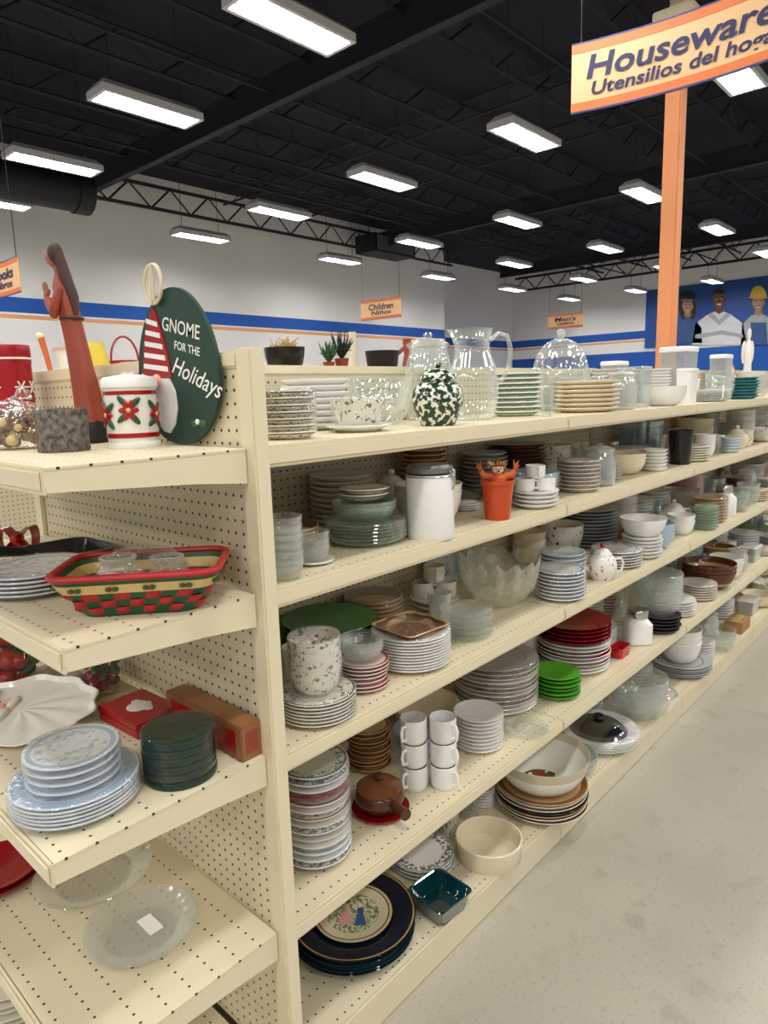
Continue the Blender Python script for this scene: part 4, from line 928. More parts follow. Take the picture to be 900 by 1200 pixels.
def b_teapot(it):
    t = root(it, 'teapot', 'teapot'); r, h = it['r']*.85, it['h']
    obj('pot_body', lathe(bmesh.new(), [(0, 0), (.6*r, 0), (.66*r, .03*h), (.98*r, .28*h), (r, .42*h), (.85*r, .6*h), (.62*r, .68*h), (0, .68*h)], 36), it['style'], t)
    l = obj('lid', lathe(bmesh.new(), [(0, .682*h), (.64*r, .682*h), (.62*r, .72*h), (.35*r, .83*h), (0, .86*h)], 36), it['style'], t)
    obj('knob', lathe(bmesh.new(), [(0, .85*h), (.1*r, .86*h), (.18*r, .93*h), (.1*r, .99*h), (0, h)], 18), 'redgloss' if it['style'] == 'roseware' else 'whiteplain', l)
    bm = bmesh.new(); handle(bm, .95*r, .2*h, .55*h, .5*r, .09*r); obj('handle', bm, it['style'], t)
    bm = bmesh.new(); tube(bm, [(-.85*r, 0, .25*h), (-1.2*r, 0, .38*h), (-1.35*r, 0, .62*h)], [.2*r, .14*r, .09*r], 12); obj('spout', bm, it['style'], t)
def b_jar(it):
    t = root(it, 'jar', 'jar'); r, h = it['r']*.9, it['h']
    bm = bmesh.new(); loft(bm, [rrect(.84*r, .84*r, .4*r, 0), rrect(.95*r, .95*r, .4*r, .05*h), rrect(.95*r, .95*r, .4*r, .58*h), rrect(.72*r, .72*r, .5*r, .7*h), rrect(.66*r, .66*r, .6*r, .76*h)]); obj('jar_body', bm, it['style'], t)
    obj('lid', lathe(bmesh.new(), [(0, .762*h), (.76*r, .762*h), (.78*r, .8*h), (.78*r, .93*h), (.7*r, .98*h), (0, h)], 30), 'chrome', t)
def b_crock(it):
    t = root(it, 'soup_crock', 'crock'); r, h = it['r'], min(it['h'], it['r']*1.9)
    obj('crock_body', lathe(bmesh.new(), [(0, 0), (.62*r, 0), (.7*r, .03*h), (.98*r, .28*h), (r, .4*h), (.92*r, .56*h), (.86*r, .6*h), (0, .6*h)], 40), 'crock', t)
    l = obj('lid', lathe(bmesh.new(), [(0, .602*h), (.9*r, .602*h), (.92*r, .64*h), (.7*r, .76*h), (.3*r, .84*h), (0, .85*h)], 40), 'crocklid', t)
    obj('knob', lathe(bmesh.new(), [(0, .84*h), (.12*r, .85*h), (.22*r, .93*h), (.14*r, h), (0, h)], 20), 'crock', l)
    bm = bmesh.new(); tube(bm, [(.5*r, -.75*r, .42*h), (.8*r, -1.2*r, .45*h), (1.0*r, -1.55*r, .47*h)], [.2*r, .19*r, .23*r], 12); obj('stick_handle', bm, 'crock', t)
def b_tray(it):
    t = root(it, 'baking_dish', 'dish', rot=0); r = it['r']; a, b, h = r*.85, r*.5, min(it['h'], .045)
    bm = bmesh.new(); loft(bm, [rrect(a*.85, b*.85, .012, 0), rrect(a*.97, b*.97, .014, h), rrect(a*.9, b*.9, .012, h), rrect(a*.8, b*.8, .01, .006)]); obj('dish_body', bm, it['style'], t)
    for s in (-1, 1):
        bm = bmesh.new(); box(bm, s*a*1.05-.008, s*a*1.05+.008, -.015, .015, h*.7, h*.95, .003); obj('handle', bm, 'redgloss', t)
def b_ramekin(it):
    t = root(it, 'souffle_dish', 'dish'); r = it['r']; h = min(it['h'], .62*r)
    fl = lambda a, q, z: q*(1+(.006*math.cos(48*a) if .1*h < z < .85*h and q > .95*r else 0))
    obj('dish_body', lathe(bmesh.new(), [(0, 0), (.93*r, 0), (.96*r, .06*h), (.97*r, .84*h)]+[(.94*r-.004, .84*h), (.9*r, .1*h), (0, .08*h)], 144, fl), it['style'], t)
    obj('rim', lathe(bmesh.new(), [(.975*r, .84*h), (r, .87*h), (r, .97*h), (.98*r, h), (.945*r, h), (.935*r, .97*h), (.935*r, .841*h), (.975*r, .841*h)], 60), it['style'], t)
def b_carton(it):
    t = root(it, 'cardboard_box', 'box', rot=0); r = it['r']; h = min(it['h'], .07)
    bm = bmesh.new(); box(bm, -r*.85, r*.85, -r*.5, r*.5, 0, h, .002); obj('box_body', bm, 'cardboard', t, smooth=False)
    bm = bmesh.new(); box(bm, -r*.86, r*.86, -.02, .02, h, h+.0006); obj('tape', bm, 'straw', t, smooth=False)
def b_pot(it):
    t = root(it, 'metal_pan', 'pan'); r, h = it['r'], it['h']
    obj('pan_body', lathe(bmesh.new(), [(0, 0), (.7*r, 0), (.86*r, .2*h), (r, .86*h), (.95*r, .86*h), (.8*r, .2*h), (0, .08*h)], 32), it['style'], t)
    bm = bmesh.new(); tube(bm, [(.9*r, 0, .75*h), (1.3*r, 0, .95*h), (1.75*r, 0, 1.15*h)], .008, 8); obj('handle', bm, 'redwood', t)
def b_twigs(it):
    t = root(it, 'plant_pot', 'plant'); r, h = it['r']*.8, it['h']
    obj('pot', lathe(bmesh.new(), [(0, 0), (.5*r, 0), (.75*r, .4*h), (.66*r, .4*h), (0, .36*h)], 20), 'redwood', t)
    bm = bmesh.new()
    for k in range(40):
        a = k*2.4; q = r*random.uniform(.3, 1.5); z = h*random.uniform(.55, 1.1); e = Vector((q*math.cos(a), q*math.sin(a), z)); m = Vector((q*.5*math.cos(a), q*.5*math.sin(a), .62*h))
        tube(bm, [(0, 0, .36*h), m, e], [.0016, .0045, .0006], 4)
    obj('foliage', bm, it['style'], t)
def b_tin(it):
    t = root(it, 'tin', 'tin'); r, h = it['r'], it['h']*.98
    obj('tin_body', lathe(bmesh.new(), [(0, 0), (.96*r, 0), (.97*r, .005), (.97*r, .8*h), (0, .8*h)], 40), 'redgloss', t)
    obj('lid', lathe(bmesh.new(), [(0, .801*h), (.97*r, .801*h), (r, .81*h), (r, .97*h), (.96*r, h), (.9*r, .985*h), (0, .985*h)], 40), 'redgloss', t)
    obj('lid_band', lathe(bmesh.new(), [(1.0*r, .85*h), (1.012*r, .85*h), (1.012*r, .87*h), (1.0*r, .87*h), (1.0*r, .85*h)], 40), 'whiteplain', t)
    for k in range(9):
        a = 2*PI*k/9; zc = h*(.3 if k % 2 else .56); C0 = Vector((.975*r*math.cos(a), .975*r*math.sin(a), zc)); tg = Vector((-math.sin(a), math.cos(a), 0)); R = .017
        bm = bmesh.new()
        for q in range(3):
            d = tg*math.cos(q*PI/3)+Vector((0, 0, 1))*math.sin(q*PI/3); tube(bm, [C0-d*R, C0+d*R], .0018, 5)
        obj('snowflake', bm, 'whiteplain', t)
def blob(r, h, seed, k=.18):
    bm = bmesh.new(); vs = ball(bm, (0, 0, 0), 1, sub=4)
    for v in vs:
        n = noise.fractal(v.co*2.2+Vector((seed, 0, 0)), 1, 2, 3); v.co *= 1+k*n
        v.co = Vector((v.co.x*r*.85, v.co.y*r*.85, max(0, h*.42+v.co.z*h*.48)))
    return bm
def b_bag(it):
    t = root(it, 'plastic_bag', 'bag'); r, h = it['r'], it['h']
    obj('bag_film', blob(r, h, r*99), 'wrap', t)
    bm = bmesh.new(); bm2 = bmesh.new()
    for k in range(80):
        a = random.uniform(0, 6.28); q = r*.66*math.sqrt(random.random()); z = h*random.uniform(.12, .70)
        ball(bm if k % 3 else bm2, (q*math.cos(a), q*math.sin(a), z), r*random.uniform(.09, .16), sub=2)
    e1 = it['sh'] == 'e1'
    o = obj('filling', bm, 'twig' if e1 else 'redgloss', t); o['kind'] = 'stuff'; o = obj('filling', bm2, 'straw' if e1 else 'leafgreen', t); o['kind'] = 'stuff'
    bm = bmesh.new(); tube(bm, [(0, 0, h*.86), (.01, 0, h*.95), (.03, .0, h*1.04)], [.012, .006, .02], 10); obj('tied_neck', bm, 'wrap', t)
def b_log(it):
    t = root(it, 'candle_holder', 'candle holder'); r, h = it['r'], it['h']
    md = lambda a, q, z: q*(1+.03*noise.noise(Vector((math.cos(a)*9, math.sin(a)*9, z*20))))
    obj('bark_body', lathe(bmesh.new(), [(0, 0), (.95*r, 0), (.98*r, .04*h), (.97*r, .5*h), (r, .95*h), (.97*r, .985*h), (.9*r, .985*h)]+[(.4*r, .985*h), (.38*r, .8*h), (0, .8*h)], 64, md), 'bark', t)
    obj('cup_ring', lathe(bmesh.new(), [(.36*r, .986*h), (.46*r, .986*h), (.46*r, h), (.36*r, h), (.36*r, .986*h)], 32), 'steelgrey', t)
def b_xmug(it):
    t = root(it, 'christmas_canister', 'canister'); r, h = it['r']*.93, it['h']
    obj('base_plate', lathe(bmesh.new(), [(0, 0), (.98*r, 0), (r*1.02, .006), (r, .012), (0, .012)], 40), 'whiteplain', t)
    obj('canister_body', lathe(bmesh.new(), [(0, .012), (.94*r, .012), (.97*r, .03), (.97*r, .78*h), (0, .78*h)], 40), 'porcelain', t)
    for nm, z0, z1 in (('lower_band', .14, .2), ('upper_band', .7, .75)):
        obj(nm, lathe(bmesh.new(), [(.972*r, z0*h), (.985*r, z0*h), (.985*r, z1*h), (.972*r, z1*h), (.972*r, z0*h)], 40), 'redgloss', t)
    def on(a, z, d=.978): return Vector((d*r*math.cos(a), d*r*math.sin(a), z))
    def patch(bm, a, z, ru, rv, rot, d=.0015):
        C0 = on(a, z); nrm = Vector((math.cos(a), math.sin(a), 0)); tg = Vector((-math.sin(a), math.cos(a), 0)); u = tg*math.cos(rot)+Vector((0, 0, 1))*math.sin(rot); v = -tg*math.sin(rot)+Vector((0, 0, 1))*math.cos(rot)
        vs = ball(bm, (0, 0, 0), 1, sub=2)
        for w_ in vs: q = w_.co.copy(); w_.co = C0+u*q.x*ru+v*q.y*rv+nrm*(q.z*.003+d)
    for c, a0 in enumerate((-PI/2-.75, -PI/2+.25, -PI/2+1.4, PI/2)):
        z0 = h*(.44 if c % 2 == 0 else .5)
        for q in range(4):
            bm = bmesh.new(); ro = q*PI/2+.7; patch(bm, a0+.30*math.cos(ro), z0+.022*math.sin(ro), .015, .006, ro); obj('printed_leaf', bm, 'basketgreen', t)
        for q in range(6):
            bm = bmesh.new(); ro = q*PI/3; patch(bm, a0+.17*math.cos(ro), z0+.012*math.sin(ro), .011, .006, ro, .002); obj('printed_petal', bm, 'redgloss', t)
        bm = bmesh.new(); patch(bm, a0, z0, .005, .005, 0, .0035); obj('flower_centre', bm, 'gold', t)
    l = obj('lid', lathe(bmesh.new(), [(0, .781*h), (r, .781*h), (1.05*r, .80*h), (1.05*r, .88*h), (.96*r, .93*h), (.3*r, .97*h), (0, .97*h)], 40), 'whiteplain', t)
    obj('knob', lathe(bmesh.new(), [(0, .965*h), (.2*r, .968*h), (.24*r, .99*h), (0, h)], 20), 'whiteplain', l)
def ering(cx, cy, z, rx, ry, n=20, rip=0): return [Vector((cx+rx*math.cos(2*PI*i/n)*(1+rip*math.cos(5*2*PI*i/n)), cy+ry*math.sin(2*PI*i/n)*(1+rip*math.cos(5*2*PI*i/n)), z)) for i in range(n)]
def b_statue(it):
    s = it['h']/.47; t = root(it, 'praying_statue', 'statue'); t.scale = (s*.84, s*.84, s)
    bm = lathe(bmesh.new(), [(0, 0), (.047, 0), (.05, .01), (.044, .05), (.03, .07), (0, .072)], 24, lambda a, q, z: q*(1+.1*noise.noise(Vector((math.cos(a)*2, math.sin(a)*2, z*30))))); obj('rock_base', bm, 'blackpaint', t)
    R_ = [(.05, .004, .042, .04), (.075, .004, .039, .036), (.12, .0, .036, .033), (.18, -.008, .031, .030), (.24, -.016, .028, .027), (.29, -.024, .027, .026), (.335, -.032, .029, .028), (.362, -.037, .027, .025), (.38, -.041, .02, .018), (.392, -.044, .012, .012), (.412, -.048, .010, .010)]
    bm = bmesh.new(); loft(bm, [ering(c[1], 0, c[0], c[2], c[3], 60, .09 if c[0] < .31 else 0) for c in R_]); obj('robe', bm, 'redwood', t)
    bm = bmesh.new(); tube(bm, [(-.022+.030*math.cos(a), .029*math.sin(a), .292) for a in [2*PI*i/24 for i in range(24)]], .0035, 6, True); obj('belt', bm, 'hair', t)
    bm = bmesh.new(); ball(bm, (-.056, 0, .432), .018, .017, .024, 3); ball(bm, (-.0745, 0, .43), .004, .003, .005)
    for q in (-1, 1): ball(bm, (-.0715, q*.0065, .437), .0022, .003, .0018, 1)
    ball(bm, (-.072, 0, .419), .002, .005, .0015, 1); obj('head', bm, 'skinwood', t)
    bm = bmesh.new(); ball(bm, (-.048, 0, .438), .021, .022, .026, 3)
    loft(bm, [ering(-.044, 0, .45, .014, .018), ering(-.036, 0, .42, .015, .022), ering(-.026, 0, .385, .014, .026), ering(-.012, 0, .345, .012, .026), ering(-.004, 0, .30, .006, .018)]); obj('hair', bm, 'hair', t)
    for q in (-1, 1):
        bm = bmesh.new(); tube(bm, [(-.036, q*.026, .358), (-.046, q*.034, .325), (-.056, q*.03, .303), (-.074, q*.012, .325), (-.082, q*.006, .338)], [.011, .012, .013, .011, .009], 12); obj('sleeve', bm, 'redwood', t)
        bm = bmesh.new(); ball(bm, (-.085, q*.0042, .349), .006, .0036, .010)
        for k in range(4): tube(bm, [(-.090+k*.0033, q*.0035, .355), (-.091+k*.0033, q*.002, .368+.003*(k in (1, 2))), (-.092+k*.0035, q*.001, .374+.003*(k in (1, 2)))], [.0018, .0016, .0011], 6)
        tube(bm, [(-.080, q*.004, .347), (-.076, q*.004, .355), (-.075, q*.003, .360)], [.002, .0018, .0012], 6); obj('hand', bm, 'skinwood', t)
def b_slab(it):
    t = root(it, 'square_pan', 'pan', rot=PI/2); a = it['r']*.95
    bm = bmesh.new(); loft(bm, [rrect(a*.82, a*.62, .03, 0), rrect(a*.98, a*.76, .035, .04), rrect(a*.94, a*.72, .035, .04), rrect(a*.79, a*.6, .03, .005)]); obj('pan_body', bm, 'dark', t)
    bm = bmesh.new(); loft(bm, [rrect(a*.99, a*.77, .035, .038), rrect(a*1.0, a*.78, .035, .042), rrect(a*.94, a*.72, .035, .043), rrect(a*.94, a*.72, .035, .040)], loop=True); obj('rim', bm, 'steelgrey', t)
    bm = bmesh.new(); tube(bm, [(0, a*.74, .036), (.0, a*1.0, .05), (.0, a*1.5, .06)], [.01, .011, .013], 10); obj('handle', bm, 'blackpaint', t)
def b_bow(it):
    t = root(it, 'ribbon_bow', 'bow'); r = it['r']
    for s in (-1, 1):
        bm = bmesh.new(); pts = [Vector((s*r*(.05+.85*math.sin(a/2)), r*.1*math.sin(a), .035+.03*math.sin(a))) for a in [i*2*PI/14 for i in range(15)]]
        loft(bm, [[p+Vector((0, -.022, 0)), p+Vector((0, .022, 0)), p+Vector((0, .022, .0012)), p+Vector((0, -.022, .0012))] for p in pts]); obj('loop', bm, 'redgloss', t)
        bm = bmesh.new(); pts = [Vector((0, 0, .03)), Vector((s*r*.3, -r*.2, .012)), Vector((s*r*.6, -r*.5, .003))]
        loft(bm, [[p+Vector((-.015, .0, 0)), p+Vector((.015, 0, 0)), p+Vector((.015, 0, .0015)), p+Vector((-.015, 0, .0015))] for p in pts]); obj('tail', bm, 'redgloss', t)
    bm = bmesh.new(); ball(bm, (0, 0, .035), .016, .024, .02); obj('knot', bm, 'redgloss', t)
def b_coasters(it):
    r, h, n = it['r']*.96, it['h'], it['n']; p = h/n; tv = p-.0006
    me = mesh('dish', lathe(bmesh.new(), [(0, 0), (.96*r, 0), (.99*r, .06*tv), (r, .15*tv), (r, .85*tv), (.985*r, tv*.96), (.94*r, tv), (0, tv)], 44), 'darkgreen')
    stackof(it, me, n, p, 'dish', .0015); wrapit(it, r, h, .85)
def b_santa(it):
    t = root(it, 'santa_platter', 'platter'); r = it['r']; a, b = r*1.0, r*.74
    tl = .2; t.rotation_euler = (tl, 0, ANG-.1); t.location.z += .72*b*math.sin(tl)+.001
    def rad(th):
        d = abs(th-PI); return 1+.035*math.cos(11*th)*(1 if math.cos(th) > -.3 else 0)-.10*math.exp(-((d-1.05)/.22)**2)+.10*math.exp(-(d/.3)**2)
    N_ = 120
    def ring(k, zf):
        out = []
        for i in range(N_):
            th = 2*PI*i/N_; rl = (.0014*math.sin(11*th+4*k)*min(1, (1-k)*8)*min(1, k*3) if math.cos(th) > -.45 and k < .97 else 0)
            out.append(Vector((a*k*rad(th)*math.cos(th), b*k*rad(th)*math.sin(th), zf+rl)))
        return out
    bm = bmesh.new(); loft(bm, [ring(.99*.7, 0), ring(.97, .016), ring(1, .020), ring(.98, .022)]+[ring(k, .012+.006*(1-k)) for k in (.9, .8, .7, .6, .5, .4, .3, .2, .1, .03)]); obj('platter_body', bm, 'porcelain', t)
    bm = bmesh.new(); ball(bm, (-.26*a, 0, .014), .2*a, .32*b, .010, 3); f = obj('face', bm, 'face', t)
    for s in (-1, 1):
        bm = bmesh.new(); ball(bm, (-.33*a, s*.13*b, .023), .02*a, .03*b, .003, 1); obj('eye', bm, 'blackpaint', f)
        bm = bmesh.new(); ball(bm, (-.15*a, s*.16*b, .021), .06*a, .18*b, .007, 2); obj('moustache', bm, 'porcelain', t)
    bm = bmesh.new(); ball(bm, (-.23*a, 0, .025), .045*a, .055*b, .007, 1); obj('nose', bm, 'nose', f)
    bm = bmesh.new(); tube(bm, [(-.52*a+.05*a*math.cos(3*q), q*.50*b, .018) for q in [i/6-1 for i in range(13)]], .013, 10); obj('hat_trim', bm, 'porcelain', t)
def b_redbox(it):
    t = root(it, 'gift_box', 'box', rot=PI/2+.05); a = it['r']*.95; b = a*.7; h = .035
    bm = bmesh.new(); box(bm, -a, a, -b, b, 0, h*.6, .002); obj('box_base', bm, 'redgloss', t, smooth=False)
    bm = bmesh.new(); box(bm, -a*1.02, a*1.02, -b*1.02, b*1.02, h*.6, h, .002); l = obj('lid', bm, 'redgloss', t, smooth=False)
    bm = bmesh.new()
    for k in range(5): lathe(bm, [(0, h), (.13*a, h), (.13*a, h+.001), (0, h+.001)], 14, None, ((k-2)*.16*a, -b*.3+.1*b*(abs(k-2)), 0))
    lathe(bm, [(0, h), (.3*a, h), (.3*a, h+.0012), (0, h+.0012)], 20, None, (0, .1*b, 0))
    obj('beard_print', bm, 'beard', l, smooth=False)
BUILD = {k[2:]: f for k, f in list(globals().items()) if k.startswith('b_') and callable(f)}
for it in ITEMS:
    if 'on' in it:
        p = it['on']; C = p['C'].copy(); C.z += p['top']+.0004; it['C'] = C; x0, x1, yt, yb = it['bx']
        if 'dx' in it: C.x += it['dx']
        w_ = proj(C)[2]
        it['r'] = (x1-x0)/2*w_/F/stretch((x0+x1)/2); it['h'] = max(.012, hgt(C, it['r'], C.z, yt))
        if isinstance(it['sh'], int): it['h'] = max(.012, min(it['h'], CLR[it['sh']]-(C.z-SZ[it['sh']])))
    BUILD[it['kind']](it)
# painted couple on the medallion plate
m_ = MED['last']; zr = MED['top']; rr = MED['r']
m_.rotation_euler.z = ANG
for nm, pts, mt in (('painted_gown', [(-.30, -.30), (.02, -.30), (-.06, .02), (-.10, .12), (-.18, .12), (-.2, .02)], 'pinkware'), ('painted_coat', [(.04, -.30), (.26, -.30), (.2, .0), (.2, .14), (.08, .14), (.08, 0)], 'shirtblue')):
    bm = bmesh.new(); vs = [bm.verts.new((x*rr*1.3, y*rr*1.3, zr+.0006)) for x, y in pts]; bm.faces.new(vs); obj(nm, bm, mt, m_, smooth=False)
for x, y in ((-.14, .19), (.14, .21)):
    bm = bmesh.new(); lathe(bm, [(0, zr+.0003), (.055*rr*1.3, zr+.0003), (.05*rr*1.3, zr+.001), (0, zr+.001)], 14, None, (x*rr*1.3, y*rr*1.3, 0)); obj('painted_head', bm, 'face', m_, smooth=False)

# ------------------------------------------------------------------ drop the added dishes that nothing of can be seen, merge the farthest plates
bpy.context.view_layer.update(); DG = bpy.context.evaluated_depsgraph_get()
def family(it):
    s = set(it.get('objs', []))
    if it.get('wrapo'): s.add(it['wrapo'])
    r_ = it.get('root')
    if r_: s.add(r_); s.update(r_.children_recursive)
    return s
def seen(it):
    fam = {o.name for o in family(it)}; C, r = it['C'], it['r']; top = it.get('full', it['h']); n = 0; pts = []
    if it.get('lean'): pts = [Vector((C.x+q*r*math.cos(2*PI*k/12), C.y-.01, C.z+r+q*r*math.sin(2*PI*k/12))) for k in range(12) for q in (.4, .7, .93)]
    else: pts = [Vector((C.x+r*.97*math.cos(2*PI*k/12), C.y+r*.97*math.sin(2*PI*k/12), C.z+top*zf)) for zf in (.15, .4, .65, .85, .98) for k in range(12)]
    for P in pts:
        d = P-CAM; x, y, w_ = proj(P)
        if x < 0 or x > 900 or y < 0 or y > 1200: continue
        hit, loc, nn, idx, o, mm = SC.ray_cast(DG, CAM, d.normalized(), distance=d.length+.3)
        if hit and o.name in fam: n += 1
    return n
gone = []
for it in AUTO:
    if seen(it) < 3: gone.append(it)
for it in gone:
    for o in family(it): bpy.data.objects.remove(o)
    ITEMS.remove(it)
nl = sum(1 for it in ITEMS if it['kind'] == 'lean')
stacks = [it for it in ITEMS if it['kind'] == 'plates' and it.get('name', 'plate') == 'plate' and it.get('objs')]
stacks.sort(key=lambda it: -it['r']/proj(it['C'])[2]*(1 if it not in AUTO else .8))
cnt = nl; late = []
for it in stacks:
    if cnt+len(it['objs']) <= 300 and not late or it['n'] == 1 or it is MED: cnt += len(it['objs'])
    else: late.append(it)
if late:
    bm = bmesh.new(); mats = []
    for it in late:
        for o in it['objs']:
            st = o.material_slots[0].material.name
            key = 'plain_'+st
            if st in BASECOL and not st.endswith('glass') and st != 'frost': pm(key, BASECOL[st], .16, var=.01); mm = MT[key]
            else: mm = o.material_slots[0].material
            if mm not in mats: mats.append(mm)
            i0 = len(bm.faces); v0 = len(bm.verts)
            bm.from_mesh(o.data); bm.faces.ensure_lookup_table(); bm.verts.ensure_lookup_table()
            bmesh.ops.transform(bm, matrix=Matrix.Translation(o.location) @ Matrix.Rotation(o.rotation_euler.z, 4, 'Z'), verts=bm.verts[v0:])
            for f in bm.faces[i0:]: f.material_index = mats.index(mm)
        for o in it['objs']: bpy.data.objects.remove(o)
    me = bpy.data.meshes.new('far_plates'); bm.to_mesh(me); bm.free()
    for mm in mats: me.materials.append(mm)
    o = bpy.data.objects.new('far_plates', me); COL.objects.link(o); tag(o, 'many small plates stacked along the far ends of the long shelves', 'plates', kind='stuff')

# ------------------------------------------------------------------ special pieces on the end cap
GY, GZ, GX = 1.262, 1.505+.158, .772
t = thing('gnome_plaque', (GX, GY, 1.505), 'round dark green gnome holiday plaque leaning on the end panel', 'plaque')
def G(u, v, d): return Vector((-d, -u, v+.158))   # u to the right, v up, d towards the viewer
def egg(k, d): return [G((.148-.018*math.sin(a))*k*math.cos(a), .156*k*math.sin(a), d) for a in [2*PI*i/64 for i in range(64)]]
bm = bmesh.new(); loft(bm, [egg(1, 0), egg(1, .008)]); obj('board', bm, 'chalkgreen', t, smooth=False)
def gpoly(name, pts, d, th, mat, par=t):
    bm = bmesh.new(); loft(bm, [[G(u*.90+.004, v*.95, d) for u, v in pts], [G(u*.90+.004, v*.95, d+th) for u, v in pts]]); return obj(name, bm, mat, par, smooth=False)
hat = gpoly('gnome_hat', [(-.146, -.005), (-.10, -.022), (-.02, -.02), (-.03, .03), (-.05, .08), (-.066, .118), (-.078, .132), (-.098, .112), (-.128, .06)], .0082, .0022, 'redgloss')
for k in range(5):
    v0 = .0+k*.024; f0 = 1-(v0+.01)/.19; gpoly('hat_stripe', [(-.088-.052*f0, v0+.004), (-.088+.060*f0, v0-.008), (-.088+.058*f0, v0+.003), (-.088-.050*f0, v0+.014)], .0105, .0008, 'whiteplain', hat)
gpoly('gnome_beard', [(-.150, -.008), (-.10, -.02), (-.03, -.022), (-.010, -.05), (-.006, -.085), (-.02, -.12), (-.045, -.140), (-.07, -.136), (-.10, -.112), (-.128, -.07), (-.146, -.03)], .0082, .003, 'beard')
bm = bmesh.new(); ball(bm, G(-.070, -.024, .012), .007, .016, .014); obj('gnome_nose', bm, 'nose', t)
for (s, size, u, v, tl) in (('GNOME', .038, .030, .074, -.22), ('FOR THE', .023, .048, .034, -.22), ('Holidays', .050, .070, -.022, -.34)):
    me = text_mesh(s, size, .0 if s != 'Holidays' else .4, .0003)
    for vt in me.vertices:
        a, b = vt.co.x, vt.co.y; vt.co = G(u+a*math.cos(tl)-b*math.sin(tl), v+a*math.sin(tl)+b*math.cos(tl), .0088)
    me.materials.clear(); me.materials.append(MT['whiteplain']); obj('lettering', me, None, t)
for s in (-1, 1):
    bm = bmesh.new(); ball(bm, G(.07+s*.014, -.112, .009), .002, .014, .007, 2); obj('holly_leaf', bm, 'leafgreen', t)
bm = bmesh.new(); ball(bm, G(.07, -.109, .011), .004, .006, .006, 2); obj('holly_berry', bm, 'whiteplain', t)
for k in range(2):
    bm = bmesh.new(); s = 1 if k else -1
    tube(bm, [G(-.05+s*(.004+.032*math.sin(a)), .130+.038*(1-math.cos(a)), .013+.003*k) for a in [PI*2*i/18 for i in range(10)]]+[G(-.05+s*.004, .135+.06*(1-i/4), .016) for i in range(1, 5)], .0042, 6); obj('twine_loop', bm, 'jute', t)
# christmas basket
BR = ANG+.12
t = thing('christmas_basket', (BX, BY, SZ[2]), 'red and green woven christmas basket with gold holly ribbon', 'basket', rot=BR)
HB = .072; SEGN = 28; _per = {}
def bpt(f, ang_i, out):
    key = (round(f, 4), round(out, 5))
    if key not in _per:
        hx, hy = .104+.038*f+out, .062+.032*f+out; pts = rrect(hx, hy, .034, 0, 8); cum = [0]
        for i in range(len(pts)): cum.append(cum[-1]+(pts[(i+1) % len(pts)]-pts[i]).length)
        _per[key] = (pts, cum)
    pts, cum = _per[key]; q = (ang_i/SEGN % 1.0)*cum[-1]
    for i in range(len(pts)):
        if cum[i+1] >= q-1e-9:
            p = pts[i].lerp(pts[(i+1) % len(pts)], (q-cum[i])/max(1e-9, cum[i+1]-cum[i])); break
    return Vector((p.x, p.y, HB*f+.004))
SUB = 6; rows_f = [(.02, .21), (.22, .41), (.42, .60)]
for j, (f0, f1) in enumerate(rows_f):
    bm = bmesh.new(); rows = []
    for i in range(SEGN*SUB):
        a = (i % SUB)/SUB; over = ((i//SUB)+j) % 2 == 0; o = (.007 if over else -.001)*math.sin(PI*(a+.08))
        rows.append([bpt(f0, i/SUB, o*.5), bpt((f0+f1)/2, i/SUB, o), bpt(f1, i/SUB, o*.5), bpt(f1, i/SUB, -.005), bpt(f0, i/SUB, -.005)])
    fs = loft(bm, rows, loop=True)
    for q, f in enumerate(fs): f.material_index = ((q//5)//SUB + j) % 2
    o = obj('woven_strip', bm, 'basketred', t, smooth=False); o.data.materials.append(MT['basketgreen'])
bm = bmesh.new(); f0, f1 = .63, .87; n = SEGN*2
loft(bm, [[bpt(f, i/2, o) for i in range(n)] for f, o in ((f0, .005), (f1, .005), (f1, -.002), (f0, -.002))], loop=True); obj('ribbon', bm, 'gold', t, smooth=False)
bm = bmesh.new(); loft(bm, [[bpt(f, i/2, o) for i in range(n)] for f, o in ((.875, .004), (.99, .004), (.99, -.002), (.875, -.002))], loop=True); obj('upper_band', bm, 'basketgreen', t, smooth=False)
bm = bmesh.new(); loft(bm, [rrect(.101, .059, .03, 0, 5), rrect(.102, .06, .03, .006, 5)]); obj('basket_floor', bm, 'basketgreen', t)
bm = bmesh.new(); tube(bm, [bpt(1.05, i/2, .001) for i in range(n)], .0065, 8, True); obj('rim', bm, 'basketred', t)
for i in range(0, SEGN, 2):
    p = bpt((f0+f1)/2, i, .007); p2 = bpt((f0+f1)/2, i+.2, .007); s = (p2-p).normalized()
    bm = bmesh.new()
    for sg in (-1, 1): ball(bm, p+s*sg*.0055, .007, .007, .0048, 1)
    lf = obj('holly_leaf', bm, 'leafgreen', t); bm = bmesh.new(); ball(bm, p+Vector((p.x, p.y, 0)).normalized()*.005, .0036, sub=1); obj('holly_berry', bm, 'redgloss', lf)
for (dx, dy, r, h, nm, lab) in ((-.045, .0, .04, .085, 'glass_jar', 'clear round glass jar standing left inside the christmas basket'), (.042, .004, .038, .08, 'glass_votive', 'clear glass votive cup standing right inside the christmas basket')):
    p = Matrix.Rotation(BR, 4, 'Z') @ Vector((dx, dy, 0)) + Vector((BX, BY, SZ[2]+.0065))
    q = thing(nm, p, lab, 'glass'); obj('glass_body', lathe(bmesh.new(), [(0, 0), (.7*r, 0), (r, .3*h), (.9*r, .7*h), (.7*r, .85*h), (.8*r, h), (.72*r, h), (.6*r, .85*h), (.85*r, .3*h), (0, .08*h)], 28), 'cutglass', q)
    obj('glass_rim', lathe(bmesh.new(), [(.7*r, h), (.82*r, h), (.83*r, h+.004), (.7*r, h+.004), (.7*r, h)], 28), 'frost', q)
bm = blob(.1, .118, 5.5, .12)
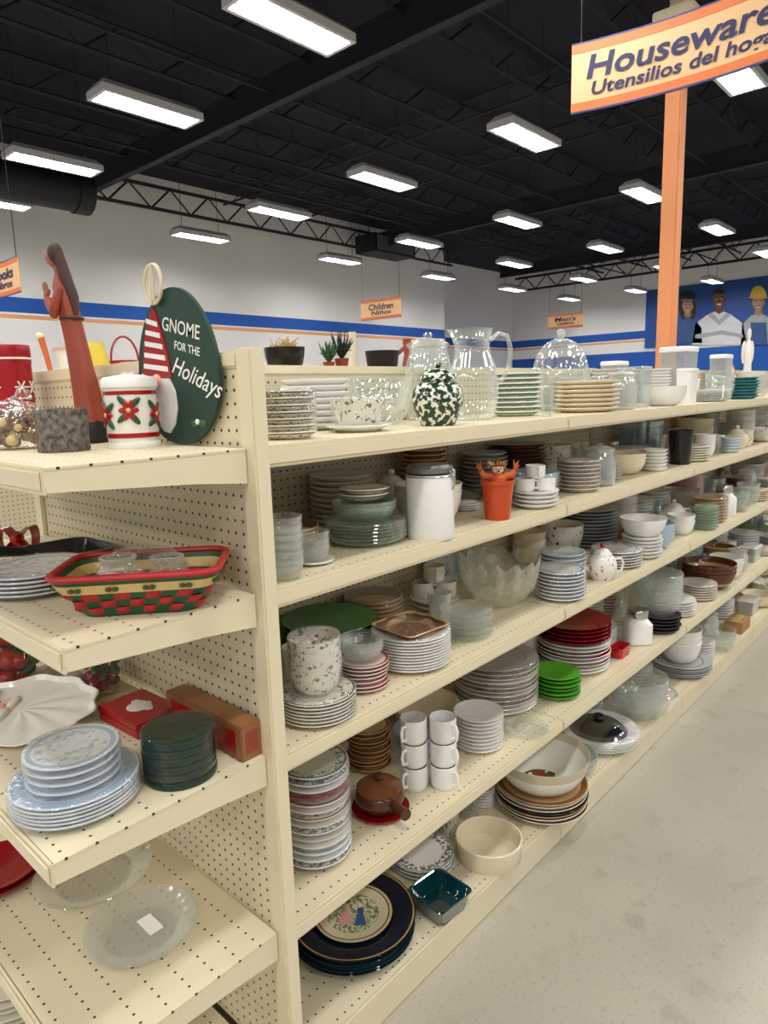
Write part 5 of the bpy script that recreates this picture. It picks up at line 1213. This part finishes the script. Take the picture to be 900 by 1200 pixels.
for v in bm.verts: v.co.y *= .60
o = obj('plastic_wrap', bm, 'wrap', None, (BX, BY, SZ[2]+.0065), BR); tag(o, 'clear plastic wrap bundling the two glasses inside the christmas basket', 'plastic wrap')
# wooden box
t = thing('wooden_box', (.752, 1.215, SE[3]), 'long brown wooden box with red inset against the end panel', 'box')
bm = bmesh.new(); box(bm, -.028, .022, -.15, .13, 0, .075, .002); obj('box_body', bm, 'woodbox', t, smooth=False)
bm = bmesh.new(); box(bm, -.0285, -.0281, -.13, .11, .012, .062); obj('red_inset', bm, 'redgloss', t, smooth=False)
bm = bmesh.new(); box(bm, -.018, .012, -.1508, -.1502, .015, .06); obj('end_label', bm, 'redwood', t, smooth=False)

# ------------------------------------------------------------------ neighbouring gondola behind with a few tall things
g2 = thing('rear_gondola_shelving', (.4, 4.0, 0), 'second cream shelving run standing in the next aisle behind', 'shelving')
for k in range(4):
    bm = bmesh.new(); box(bm, k*1.22+.005, k*1.22+1.215, -.4, .4, 1.62, 1.65, .003); obj('top_shelf', bm, 'cream', g2, smooth=False)
    bm = bmesh.new(); box(bm, k*1.22+.01, k*1.22+1.21, -.015, .015, 0, 1.62); obj('back_panel', bm, 'peg_xz', g2, smooth=False)
def at4(px, z=1.6505): return atY(px, 3.9, z)
t = thing('yellow_lamp', at4(116), 'yellow lampshade lamp standing on the shelving behind the statue', 'lamp')
obj('lamp_base', lathe(bmesh.new(), [(0, 0), (.05, 0), (.05, .01), (.015, .03), (.012, .18), (0, .18)], 24), 'creampaint', t)
obj('lamp_shade', lathe(bmesh.new(), [(.085, .12), (.045, .28), (.042, .28), (.08, .12), (.085, .12)], 24), 'yellowpaint', t)
t = thing('red_basket', at4(150), 'small round red basket with hoop handle on the shelving behind', 'basket')
obj('basket_body', lathe(bmesh.new(), [(0, 0), (.06, 0), (.09, .18), (.085, .18), (.056, .01), (0, .01)], 24), 'basketred', t)
bm = bmesh.new(); tube(bm, [(.086*math.cos(a), 0, .18+.14*math.sin(a)) for a in [PI*i/12 for i in range(13)]], .006, 6); obj('handle', bm, 'basketred', t)
t = thing('white_planter', at4(88), 'white round planter on the shelving behind the statue', 'planter')
obj('planter_body', lathe(bmesh.new(), [(0, 0), (.05, 0), (.08, .22), (.085, .23), (.07, .23), (0, .2)], 24), 'whiteplain', t)
obj('planter_rim', lathe(bmesh.new(), [(.08, .23), (.09, .23), (.09, .245), (.075, .245), (.08, .23)], 24), 'pinkware', t)
t = thing('orange_stick', at4(66), 'slanted orange and cream stick on the shelving behind', 'stick')
bm = bmesh.new(); tube(bm, [(.0, 0, .0), (-.03, 0, .2), (-.05, 0, .3)], [.012, .014, .018], 10); obj('stick_body', bm, 'strawleaf', t)
bm = bmesh.new(); ball(bm, (-.052, 0, .305), .02); obj('stick_tip', bm, 'creampaint', t)

SC.view_settings.view_transform = 'Standard'; SC.view_settings.exposure = .34
try: SC.cycles.transparent_max_bounces = 24
except Exception: pass
